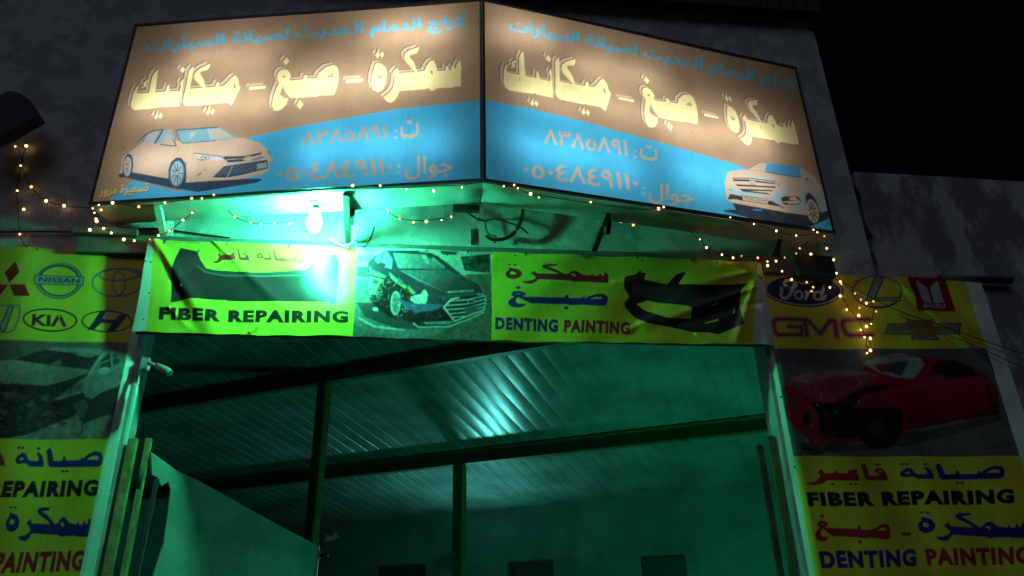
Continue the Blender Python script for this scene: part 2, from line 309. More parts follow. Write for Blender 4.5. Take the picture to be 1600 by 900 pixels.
W_PN2 = (ZF, [([(245,440),(270,410),(330,405),(385,420),(402,440),(365,455),(380,462),(780,470),(795,448),(825,438),(830,475),(960,475),(985,450),(985,478),(1050,450),(1110,432),(1170,430),(1215,450),(1225,480),(1215,530),(1190,553),(1010,545),(990,540),(850,545),(800,535),(450,527),(400,505),(320,468),(280,462)], [[(1040,485),(1100,462),(1160,465),(1165,480)], [(300,435),(330,428),(345,440)]]),
    ([(320,465),(300,480),(292,510),(320,530),(405,530),(370,560),(310,570),(250,560),(218,530),(220,500),(250,475),(290,460)], []), (dia(322,372,32,18), []), (dia(805,570,32,18), [])])
def word(art, W, col, dst=None, shift=(0, 0), src=None):
    """lay a word outline; src/dst: three matching points (affine) or a box (x0,y0,x1,y1)->quad"""
    zf, parts = W
    if dst is None: f = lambda p: [(x + shift[0], y + shift[1]) for x, y in zf(p)]
    elif len(dst) == 3:
        A = np.array([[*p, 1] for p in zf(src)]); B = np.linalg.solve(A, np.array(dst, float))
        f = lambda p: [tuple(np.array([x, y, 1]) @ B + shift) for x, y in zf(p)]
    else:
        al = np.array([q for pt, _ in parts for q in pt], float); lo, hi = al.min(0), al.max(0); tl, tr, br, bl = [np.array(q, float) for q in dst]
        def f(p):
            o = []
            for q in p:
                u, v = (np.array(q) - lo) / (hi - lo); o.append(tuple(tl * (1 - u) * (1 - v) + tr * u * (1 - v) + br * u * v + bl * (1 - u) * v))
            return o
    for pt, hs in parts: art.poly(f(pt), col, holes=[f(h) for h in hs])

# ------------------------------------------------------------------ ground
g = MB(); g.poly([(-300, -300, 0), (300, -300, 0), (300, 400, 0), (-300, 400, 0)]); tag(g.build('ground', M_ground), kind='structure')

# ------------------------------------------------------------------ garage building: front wall with the gateway, hall behind it
H0 = CAMZ
bld = empty('garage_building', (0, 6.1, 0), 'rough plastered garage building with a wide dark gateway under lit signs', 'building')
XL, XR, X0, X1, ZT, ZO = -9.6, 4.29, -2.33, 3.03, 7.95, 4.06
fw = MB()
def ringwall(y0, y1):
    b = fw.bm; out = [(XL, 0), (X0, 0), (X0, ZO), (X1, ZO), (X1, 0), (XR, 0), (XR, ZT), (X1, ZT), (X0, ZT), (XL, ZT), (XL, ZO), (XR, ZO)]
    q = {}
    for yy in (y0, y1):
        for i, p in enumerate(out): q[(i, yy)] = b.verts.new((p[0], yy, p[1]))
    for yy in (y0, y1):
        for r in ((0, 1, 2, 10), (10, 2, 8, 9), (2, 3, 7, 8), (4, 5, 11, 3), (3, 11, 6, 7)): b.faces.new([q[(i, yy)] for i in r])
    for a, c in ((0, 1), (1, 2), (2, 3), (3, 4), (4, 5), (5, 11), (11, 6), (6, 7), (7, 8), (8, 9), (9, 10), (10, 0)): b.faces.new([q[(a, y0)], q[(c, y0)], q[(c, y1)], q[(a, y1)]])
ringwall(6.0, 6.22); fw.build('wall', M_plaster, bld)
ev = MB()                                                       # corrugated eave sheet along the roof edge
for i in range(int((4.42 - XL) / 0.16)):
    x = XL + i * 0.16; ev.hexa([(x, 5.80, 7.86), (x + 0.09, 5.80, 7.86), (x + 0.09, 6.4, 8.06), (x, 6.4, 8.06)], [(x, 5.80, 8.20), (x + 0.09, 5.80, 8.20), (x + 0.09, 6.4, 8.4), (x, 6.4, 8.4)])
    ev.hexa([(x + 0.09, 5.82, 7.88), (x + 0.16, 5.82, 7.88), (x + 0.16, 6.4, 8.08), (x + 0.09, 6.4, 8.08)], [(x + 0.09, 5.82, 8.18), (x + 0.16, 5.82, 8.18), (x + 0.16, 6.4, 8.38), (x + 0.09, 6.4, 8.38)])
ev.build('eave', M_dark, bld)
SK = math.radians(29); Uh = Vector((math.cos(SK), -math.sin(SK), 0)); Vh = Vector((math.sin(SK), math.cos(SK), 0)); SL = 0.172
def hz(v): return H0 + 3.0 - SL * (v - 6)                        # ceiling height
def hp(u, v, z): return Uh * u + Vh * v + Vector((0, 0, z))
UL, UR, VB = -11.0, 1.2, 12.2
cl = MB(); b = cl.bm; prof = []; u = UL
while u < UR:                                                    # roof sheets: slightly bowed pans between narrow ribs
    prof += [(u, 0.0), (u + 0.006, 0.006), (u + 0.014, 0.006), (u + 0.02, 0.0), (u + 0.065, -0.0035), (u + 0.11, -0.0045), (u + 0.155, -0.0035)]; u += 0.205
rows = []
for (uu, dz) in prof:
    vs = max(1.0, (6.26 + uu * math.sin(SK)) / math.cos(SK))
    rows.append([b.verts.new(hp(uu, vs + (VB - vs) * k / 6, hz(vs + (VB - vs) * k / 6) + dz)) for k in range(7)])
for i in range(len(rows) - 1):
    for k in range(6): f = b.faces.new([rows[i][k], rows[i + 1][k], rows[i + 1][k + 1], rows[i][k + 1]])
cl.build('roof_sheet', M_panel, bld)
hw = MB(); hw.poly([hp(UL, VB - .02, 0), hp(UR, VB - .02, 0), hp(UR, VB - .02, hz(VB) + .05), hp(UL, VB - .02, hz(VB) + .05)]); hw.build('back_wall', M_hall, bld)
for nm, uu in (('side_wall', UL), ('side_wall', UR - .06)):
    vs = max(1.0, (6.25 + uu * math.sin(SK)) / math.cos(SK)); h = MB()
    h.poly([hp(uu, vs, 0), hp(uu, VB, 0), hp(uu, VB, hz(VB)), hp(uu, vs, hz(vs))]); h.build(nm, M_hall, bld)
def hall_beam(v, d, wd):
    m = MB(); z1 = hz(v + wd) + 0.004; vs = (v - 6.26 / math.cos(SK)) / math.tan(SK); ue = min(UR - .08, vs)
    for (v0, v1, a, c) in ((v, v + wd, z1 - d, z1 - d + .018), (v, v + wd, z1 - .02, z1 - .002), (v + wd * .42, v + wd * .58, z1 - d + .018, z1 - .02)):
        m.hexa([hp(UL + .05, v0, a), hp(ue, v0, a), hp(ue, v1, a), hp(UL + .05, v1, a)], [hp(UL + .05, v0, c), hp(ue, v0, c), hp(ue, v1, c), hp(UL + .05, v1, c)])
    m.build('beam', M_beam, bld); return z1 - d
def hall_post(u, v, z, s):
    m = MB(); h = s / 2
    m.hexa([hp(u - h, v - h, 0), hp(u + h, v - h, 0), hp(u + h, v + h, 0), hp(u - h, v + h, 0)], [hp(u - h, v - h, z), hp(u + h, v - h, z), hp(u + h, v + h, z), hp(u - h, v + h, z)]); return m.build('post', M_beam, bld, bevel=.008)
zb1 = hall_beam(6.82, 0.16, 0.10); zb2 = hall_beam(9.52, 0.20, 0.12)
def uat(p, v):                                                   # hall coordinate u of a sight line at depth v
    d = ray(p); Vn = np.array(Vh); t = v / (d @ Vn); return float(d @ np.array(Uh)) * t, d[2] * t + H0
hall_post(uat((506, 620), 6.87)[0], 6.87, zb1 - .003, 0.12); hall_post(uat((718, 780), 9.58)[0], 9.58, zb2 - .003, 0.15)
for (xa, xb, yt, yb) in ((596, 664, 886, 930), (797, 863, 880, 930), (1003, 1070, 873, 930)):
    (ua, zt), (ub, zb_) = uat((xa, yt), VB - .08), uat((xb, yt), VB - .08); zb0 = zt - 0.75
    wn = MB(); hh = VB - .09
    for (a0, a1, c0, c1) in ((ua, ub, zt - .05, zt), (ua, ub, zb0, zb0 + .05), (ua, ua + .05, zb0 + .05, zt - .05), (ub - .05, ub, zb0 + .05, zt - .05)):
        wn.hexa([hp(a0, hh, c0), hp(a1, hh, c0), hp(a1, hh + .06, c0), hp(a0, hh + .06, c0)], [hp(a0, hh, c1), hp(a1, hh, c1), hp(a1, hh + .06, c1), hp(a0, hh + .06, c1)])
    fr = wn.build('window', M_winfr, bld); pn = MB(); pn.poly([hp(ua + .05, hh + .03, zb0 + .05), hp(ub - .05, hh + .03, zb0 + .05), hp(ub - .05, hh + .03, zt - .05), hp(ua + .05, hh + .03, zt - .05)]); pn.build('pane', M_glass, fr)
def flood(px, v, lab):                                            # floodlight on the hall wall, facing the street
    u, z = uat(px, v); c = hp(u, v, z); ax = (-Vh * 1.0 + Vector((0, 0, .75))).normalized(); o = empty('hall_floodlight', hp(u, VB - .03, z - .3), lab, 'floodlight')
    MB().tube([hp(u, VB - .03, z - .3), hp(u, v + .25, z - .3), c - ax * .10], 0.018).build('arm', M_steel, o)
    MB().tube([c - ax * .10, c - ax * .06, c], [.05, .13, .15], 20).build('reflector', M_steel, o)
    MB().tube([c + ax * .002, c + ax * .008], [.13, .13], 20).build('lens', M_hlamp, o)
flood((760, 915), 11.3, 'bright bluish floodlight on an arm from the hall back wall facing the street')
o = empty('fill_lamp', hp(-1.0, 8.3, 0), 'unseen green globe lamp added low on the hall floor as fill light', 'lamp')  # out-of-view lamp added as green fill for the right of the hall ceiling
MB().tube([hp(-1.0, 8.3, 0), hp(-1.0, 8.3, .03), hp(-1.0, 8.3, .04), hp(-1.0, 8.3, .42)], [.16, .16, .02, .02], 16).build('stand', M_steel, o)
MB().ball(hp(-1.0, 8.3, .5), .09, 3).build('globe', emit('fill_lamp_glow', (0.02, 1.0, 0.44), 310), o)

# ------------------------------------------------------------------ boundary wall to the right, split off by a ragged crack
bw = MB(); crack = [(0, 0.03), (0.9, 0.015), (1.6, 0.04), (2.2, 0.02), (2.9, 0.05), (3.6, 0.03), (4.35, 0.055), (4.62, 0.035), (4.8, 0.07), (4.95, 0.045), (5.1, 0.09), (5.22, 0.05), (5.4, 0.045), (5.55, 0.075), (5.72, 0.04), (5.87, 0.06)]
out = [(XR + .012 + d * 1.0, z) for z, d in crack]
top = [(XR + 1.2, 5.86), (XR + 2.6, 5.83), (XR + 5, 5.83), (18, 5.8)]
fr_ = [(x, 6.03, z) for x, z in out + top + [(18, 0)]]
bw.prism(fr_, (0, .22, 0)); tag(bw.build('boundary_wall', M_conc), 'stained whitewashed concrete boundary wall right of a jagged crack', 'wall')

# ------------------------------------------------------------------ the two light boxes meeting in a V
ZB0, ZT0 = 4.90, 6.87
A_, L_, R_ = Vector((0.405, 5.031, 0)), Vector((-2.834, 5.644, 0)), Vector((3.738, 5.657, 0)); DEP = 0.32
TAN, YEL, BLU, NAV, LBL = (.40, .285, .18), (.88, .82, .40), (.07, .50, .84), (.035, .075, .13), (.30, .50, .60)
TAN2, TANL, OUT = (.42, .28, .17), (.58, .47, .355), (.20, .135, .085)
def big_words(a, right):
    for (W, src, dst, n) in ((W_MEC, [(215,597),(1018,560),(408,262)], Z(760, 60, .18895)([(187,432),(985,607),(308,115)]), 0), (W_PNT, [(150,510),(545,402),(195,222)], Z(980, 100, .19375)([(190,520),(560,495),(150,198)]), 1), (W_DNT, [(940,455),(1425,335),(1135,62)], Z(980, 100, .19375)([(970,665),(1390,655),(1052,290)]), 2)):
        kw = dict(src=src, dst=dst) if right else {}
        for sh, c in (((-6.6, -5.2), OUT), ((-5.2, -4.2), TANL), ((-1.4, -1.2), OUT), ((0, 0), YEL)): word(a, W, c, shift=sh, **kw)
    for q in ((Z(760, 60, .18895)([(1090,490),(1218,515),(1216,537),(1088,510)]), Z(980, 100, .19375)([(617,405),(735,435),(730,450),(615,428)])) if right else (ZA([(1165,408),(1303,398),(1302,422),(1160,432)]), ZB([(630,293),(747,285),(745,310),(626,320)]))):
        for (dx, dy), c in (((-4, -4.6), TANL), ((-1, -1), OUT), ((0, 0), YEL)): a.poly([(x + dx, y + dy) for x, y in q], c)
def face_art(a, right):
    big = arabic('كراج الدمام الحديث لصيانة السيارات'); CY = (.11, .45, .68)
    if not right:
        a.poly([(386,216),(460,200),(620,172),(700,163),(757,157),(760,300),(132,335),(165,316),(209,283),(280,300),(400,260)], BLU)
        a.text(big, [(227,62),(730,21),(730,49),(227,90)], CY, .042)
        a.text('٨٣٨٥٨٩١', [(472,205),(606,194),(606,218.5),(472,228.5)], (.46,.37,.28), .012); a.text(arabic('ت'), [(626,190),(655,187),(655,216),(626,218)], TANL, .015)
        for p in ((619, 206), (619, 216)): a.ell(p, 2.3, 2, TANL)
        a.text('٠٥٠٤٨٤٩١١٠', [(433,257),(614,247),(614,274),(433,284)], (.46,.37,.28), .012); a.text(arabic('جوال'), [(633,246),(708,242),(708,278),(633,281)], TANL, .012)
        for p in ((624, 260), (624, 270)): a.ell(p, 2.3, 2, TANL)
        z = Z(140, 180, .2)
        a.poly(z([(1200,180),(1330,220),(1390,270),(1410,310),(1425,350),(1405,400),(1400,430),(1350,465),(1060,525),(750,545),(300,480),(240,470),(265,330),(420,215)]), TANL)
        a.poly(z([(225,465),(270,455),(340,450),(620,500),(640,480),(750,530),(1200,500),(1330,497),(1350,510),(1300,530),(850,603),(640,570),(280,490),(235,490)]), NAV)
        a.poly(z([(258,490),(262,400),(275,340),(300,306),(325,310),(340,340),(345,400),(335,460),(300,490)]), NAV); a.ell(z([(300, 405)])[0], 6.2, 15.5, LBL, 4); a.ell(z([(298, 405)])[0], 4.8, 13, TANL, 4)
        a.poly(z([(620,500),(620,430),(640,370),(680,335),(720,338),(752,380),(760,440),(757,520),(740,560),(690,582),(640,562)]), NAV); a.ell(z([(687, 460)])[0], 11.6, 20.8, (.12, .22, .3), 6); a.ell(z([(685, 458)])[0], 9.5, 18.5, LBL, 6)
        for cx, cy, rx, ry, n in ((685, 458, 8, 16.5, 9), (298, 405, 3.8, 11, 7)):
            c0 = z([(cx, cy)])[0]
            for k in range(n): t = k * 2 * math.pi / n; a.line([(c0[0] + rx * .25 * math.cos(t), c0[1] + ry * .25 * math.sin(t)), (c0[0] + rx * math.cos(t), c0[1] + ry * math.sin(t))], 1.3 if rx > 5 else .8, NAV)
            a.ell(c0, rx * .22, ry * .16, TANL)
        a.poly(z([(380,210),(450,148),(500,124),(572,118),(515,222)]), (.22,.42,.5)); a.poly(z([(420,214),(455,160),(505,135),(548,130),(500,216)]), (.42,.48,.48)); a.line(z([(382,210),(450,148),(500,124),(575,116)]), 1.6, NAV); a.line(z([(516,222),(575,118)]), 2.2, NAV); a.line(z([(418,212),(450,150)]), 1, NAV)
        a.poly(z([(528,222),(582,122),(640,118),(662,165),(672,225)]), (.24,.48,.58)); a.poly(z([(560,205),(610,150),(640,160),(640,210)]), (.5,.48,.42))
        a.poly(z([(680,122),(1000,97),(1040,110),(1165,180),(990,203),(735,224),(712,208)]), (.20,.44,.56)); a.poly(z([(790,140),(840,130),(800,190),(775,195)]), (.45,.50,.48)); a.poly(z([(925,110),(1020,110),(1130,178),(960,198)]), (.48,.50,.46)); a.line(z([(680,122),(1000,97)]), 2.2, (.06,.14,.22)); a.line(z([(680,122),(712,208),(735,224),(990,203)]), 1.2, (.06,.14,.22)); a.line(z([(925,110),(955,198)]), 1.2, (.5,.6,.6))
        a.poly(z([(555,232),(600,205),(655,205),(662,195),(680,243),(640,247)]), TANL); a.line(z([(555,232),(640,244),(680,243),(660,198)]), 1.6, NAV)
        a.poly(z([(815,300),(1030,325),(1065,350),(1000,357),(870,355)]), (.52,.60,.62)); a.line(z([(815,300),(1030,325),(1070,355)]), 1.3, NAV); a.line(z([(845,350),(900,358)]), 1, NAV)
        for cx in (890, 925): a.ring(z([(cx, 338)])[0], 3, 2.6, 1, NAV)
        a.poly(z([(1045,325),(1210,322),(1345,293),(1345,308),(1215,340),(1065,348)]), NAV); a.poly(z([(1075,352),(1200,345),(1215,362),(1080,374)]), NAV); a.ell(z([(1245, 343)])[0], 8.5, 4.2, TANL, -8); a.ring(z([(1245, 343)])[0], 7, 3.2, .9, (.2, .25, .3), -8); a.poly(z([(1270,345),(1350,320),(1375,335),(1280,360)]), (.2,.3,.36))
        a.poly(z([(963,492),(1050,402),(1392,350),(1397,420),(1200,468),(1075,492)]), NAV)
        for k in range(17): x = 1000 + k * 25; a.line(z([(x, 478 - k * 3.5), (x + 48, 410 - k * 3.6)]), .8, (.22, .32, .38))
        a.line(z([(963,492),(1075,494),(1200,470),(1397,422)]), 1.1, (.6,.6,.55)); a.line(z([(1075,490),(1118,400)]), 1.5, (.3,.4,.45)); a.poly(z([(1310,385),(1385,370),(1385,410),(1310,425)]), (.3,.42,.48))
        for q in ([(830,485),(880,445),(870,465)], [(885,435),(922,418),(905,430)]): a.poly(z(q), NAV)
        a.line(z([(268,250),(278,265),(290,248)]), .9, NAV); a.line(z([(1400,285),(1405,300)]), 2, NAV); a.line(z([(1418,370),(1405,376)]), 1.6, NAV)
        a.text(arabic('تسعيرة مرور'), [(158,293),(234,287),(234,305),(156,311)], (.30,.2,.08), .02); a.text(arabic('تسعيرة مرور'), [(157,292),(233,286),(233,303),(155,309)], (.85,.72,.25), .012)
    else:
        a.poly([(753,156),(800,165),(832,171),(909,190),(1014,219),(1150,258),(1290,330),(1312,372),(753,300)], BLU)
        a.text(big, [(795,27),(1243,122),(1243,149),(795,57)], CY, .042)
        a.text('٨٣٨٥٨٩١', [(850,199),(981,219),(981,245),(850,225)], TANL, .012); a.text(arabic('ت'), [(1000,225),(1027,230),(1027,254),(1000,249)], TANL, .015)
        for p in ((993, 237), (993, 246)): a.ell(p, 2.1, 2, TANL)
        a.text('٠٥٠٤٨٤٩١١٠', [(817,250),(998,273),(998,299),(817,277)], TANL, .012); a.text(arabic('جوال'), [(1014,284),(1084,295),(1084,325),(1014,317)], TANL, .012)
        for p in ((1006, 294), (1006, 303)): a.ell(p, 2.1, 2, TANL)
        z = Z(1110, 230, .15556); DK = (.045, .06, .085)
        a.poly(z([(125,635),(260,625),(215,545),(800,660),(1000,690),(1190,640),(1220,705),(1090,765),(1000,803),(830,797),(560,765),(250,668)]), DK); a.noise(z([(125,635),(1220,635),(1220,803),(125,803)]), .5, 20, 3); a.poly(z([(425,625),(520,622),(515,640),(440,638)]), (.1,.3,.6))
        a.poly(z([(145,350),(165,290),(180,255),(270,235),(350,230),(475,168),(640,165),(900,210),(960,240),(1050,300),(1130,420),(1180,560),(1190,640),(1110,650),(1000,690),(790,662),(200,555),(165,520),(150,420)]), TANL)
        for q in ([(300,280),(520,300),(740,370),(660,400),(620,350)], [(200,370),(260,420),(300,440),(560,490),(560,520),(330,490),(200,470)], [(560,500),(700,430),(800,400),(760,470),(700,520),(690,600),(620,540)], [(880,520),(960,420),(960,640),(800,640)], [(1040,420),(1110,460),(1180,570),(1180,640),(1110,640)], [(930,240),(970,250),(960,290)], [(960,310),(1050,330),(1020,380),(950,370)]): a.poly(z(q), (.30,.52,.62), .75)
        a.poly(z([(545,255),(562,172),(640,166),(900,210),(915,305),(820,300)]), (.08,.36,.62)); a.line(z([(545,255),(820,300),(915,305)]), 1, DK); a.line(z([(370,226),(475,168)]), 1.2, (.1,.2,.3)); a.line(z([(350,230),(545,250)]), .8, (.4,.3,.2))
        a.poly(z([(220,315),(400,318),(645,352),(690,392),(625,482),(580,480),(300,432),(240,370)]), TANL); 
        for q in ([(222,325),(380,330),(640,365),(655,378),(380,350),(232,345)], [(250,375),(650,400),(655,415),(270,395)], [(290,420),(620,435),(630,448),(320,440)], [(300,432),(580,465),(600,482),(330,450)]): a.poly(z(q), DK)
        a.line(z([(222,315),(400,318),(645,352)]), 1.3, DK); a.ell(z([(418, 362)])[0], 6.4, 4, (.75, .7, .6), 8); a.ring(z([(418, 362)])[0], 5.6, 3.3, 1, DK, 8); a.line(z([(400,372),(412,352),(424,372),(438,350)]), 1.1, DK)
        a.poly(z([(175,520),(200,470),(320,495),(330,537),(580,577),(585,540),(620,545),(745,615),(720,622),(215,528)]), DK); a.poly(z([(318,492),(575,522),(580,574),(330,537)]), (.68,.55,.38)); a.line(z([(318,492),(575,522),(580,574),(330,537),(318,492)]), .8, DK)
        a.text('TUCSON', z([(338,500),(562,532),(562,556),(345,530)]), DK, .015); a.poly(z([(205,542),(225,522),(700,600),(800,660),(760,658)]), (.70,.55,.37))
        a.poly(z([(705,520),(740,498),(870,498),(915,540),(890,582),(740,580)]), DK); a.poly(z([(790,512),(850,502),(888,540),(800,536)]), (.65,.52,.36)); a.line(z([(740,555),(900,548)]), 2, (.6,.5,.36))
        for k in range(4): a.line(z([(785 + k * 28, 562), (800 + k * 28, 562)]), 2.4, (.7,.6,.42))
        a.poly(z([(175,430),(222,440),(200,425)]), DK); a.poly(z([(665,372),(740,385),(700,392)]), (.7,.6,.45)); a.line(z([(665,372),(700,392)]), 1, DK); a.poly(z([(945,320),(980,310),(985,335),(960,345)]), (.1,.25,.4))
        a.poly(z([(952,500),(985,455),(1030,488),(1072,560),(1102,660),(1097,740),(1050,772),(1000,742),(970,660),(958,560)]), DK); a.ell(z([(1026, 645)])[0], 9.4, 19, LBL, -14); a.ell(z([(1026, 645)])[0], 8.6, 17.5, (.62, .52, .4), -14)
        c0 = z([(1028, 648)])[0]
        for k in range(10): t = k * 2 * math.pi / 10 + .2; dx, dy = 7.4 * math.cos(t), 15.5 * math.sin(t); a.line([(c0[0] + .3 * dx + .1 * dy, c0[1] + .3 * dy), (c0[0] + dx + .22 * dy, c0[1] + dy)], 1.5, DK)
    a.soften([(150,170),(445,185),(445,312),(150,318)] if not right else [(1125,240),(1310,240),(1310,362),(1125,345)], 1)
    big_words(a, right)
    # a few specks and runs of dirt
    rr = random.Random(3 + right)
    for _ in range(60):
        p = (rr.uniform(230, 740), rr.uniform(60, 290)) if not right else (rr.uniform(770, 1230), rr.uniform(60, 300)); a.line([p, (p[0] + rr.uniform(-.3, .3), p[1] + rr.uniform(.6, 5))], rr.uniform(.5, 1.1), (.08, .09, .1), rr.uniform(.3, .8))
def light_box(P, Q, right):
    d = (Q - P); wd = d.length; d.normalize(); n = Vector((-d.y, d.x, 0))          # n points to the building
    if right: root_l = 'right light box sign with blue and tan sheet and a picture of an suv'
    else: root_l = 'left light box sign with tan and blue sheet and a picture of a sedan'
    mid = (P + Q) / 2; root = empty('light_box_sign', (mid.x, mid.y, ZB0), root_l, 'sign')
    ht = ZT0 - ZB0; O = (P.x, P.y, ZB0)
    a = Art(O, d, (0, 0, 1), wd, ht, 0.0048, TAN); face_art(a, right)
    def disp(U, V): return 0 * U, 0 * U, .012 * np.sin(math.pi * U / wd) * np.sin(math.pi * V / ht) + .004 * np.sin(U * 2.1 + V * 3)
    a.mesh('printed_sheet', M_face, root, disp)
    m = math.tan(math.atan2(0.613, 3.239)) * DEP                                     # mitre at the meeting edge
    Pb, Qb = P + n * DEP, Q + n * DEP
    if right: Pb = Pb - d * (-m); Pi, Qi = P + d * .004, Q
    else: Qb = Qb + d * (-m); Pi, Qi = P, Q - d * .004
    f = lambda v, z: (v.x, v.y, z)
    k = n * .02; s = MB()
    Pk, Qk = Pi + k, Qi + k
    if right: Pb = Pb + d * .004
    else: Qb = Qb - d * .004
    s.poly([f(Pb, ZB0), f(Qb, ZB0), f(Qb, ZT0), f(Pb, ZT0)]); s.poly([f(Pk, ZT0 - .003), f(Qk, ZT0 - .003), f(Qb, ZT0 - .003), f(Pb, ZT0 - .003)]); s.poly([f(Pk, ZB0), f(Pb, ZB0), f(Pb, ZT0), f(Pk, ZT0)]); s.poly([f(Qk, ZB0), f(Qb, ZB0), f(Qb, ZT0), f(Qk, ZT0)])
    s.build('cabinet', M_white, root)
    sf = MB(); b = sf.bm; nx, ny = 40, 5; gr = []
    for i in range(nx + 1):
        row = []
        for j in range(ny + 1):
            q = (Pk.lerp(Qk, i / nx)).lerp(Pb.lerp(Qb, i / nx), j / ny); e = min(i, nx - i, j * 2, (ny - j) * 2)
            row.append(b.verts.new((q.x, q.y, ZB0 - .004 - (0 if e == 0 else .008 + .012 * random.random() * (j > 0))))) 
        gr.append(row)
    for i in range(nx):
        for j in range(ny): ff = b.faces.new([gr[i][j], gr[i + 1][j], gr[i + 1][j + 1], gr[i][j + 1]]); ff.smooth = True
    sf.build('soffit', M_soffit, root)
    t = MB(); o = -n * .004
    for (z, hh) in ((ZB0 + .004, .026), (ZT0 - .004, .022)): t.bar(Vector(f(Pi + o, z)), Vector(f(Qi + o, z)), .028, hh)
    for v in (Pi + d * .008, Qi - d * .008): t.bar(Vector(f(v + o, ZB0 + .02)), Vector(f(v + o, ZT0 - .016)), .010, .022, up=(d.x, d.y, 0))
    t.build('frame', M_trim, root)
    tubes = ((.75, .40, 1.0, 1), (2.35, .42, 1.3, 1), (.85, .98, 1.25, 0), (2.2, 1.08, 1.25, 0), (2.62, 1.62, .75, 0), (.95, 1.5, .9, 1)) if not right else ((.85, .42, 1.2, 1), (2.3, .40, 1.0, 1), (.95, .98, 1.2, 1), (2.25, .92, 1.3, 0), (.38, 1.66, .5, 0), (1.3, 1.42, .9, 1))
    for (u, v, ln, dim) in tubes:
        c = P + d * u + n * .19; q = MB(); q.tube([Vector(f(c - d * ln / 2, ZB0 + v)), Vector(f(c + d * ln / 2, ZB0 + v))], .016, 8); q.build('tube', M_dim if dim else M_tube, root)
    return root
light_box(L_, A_, False); light_box(A_, R_, True)

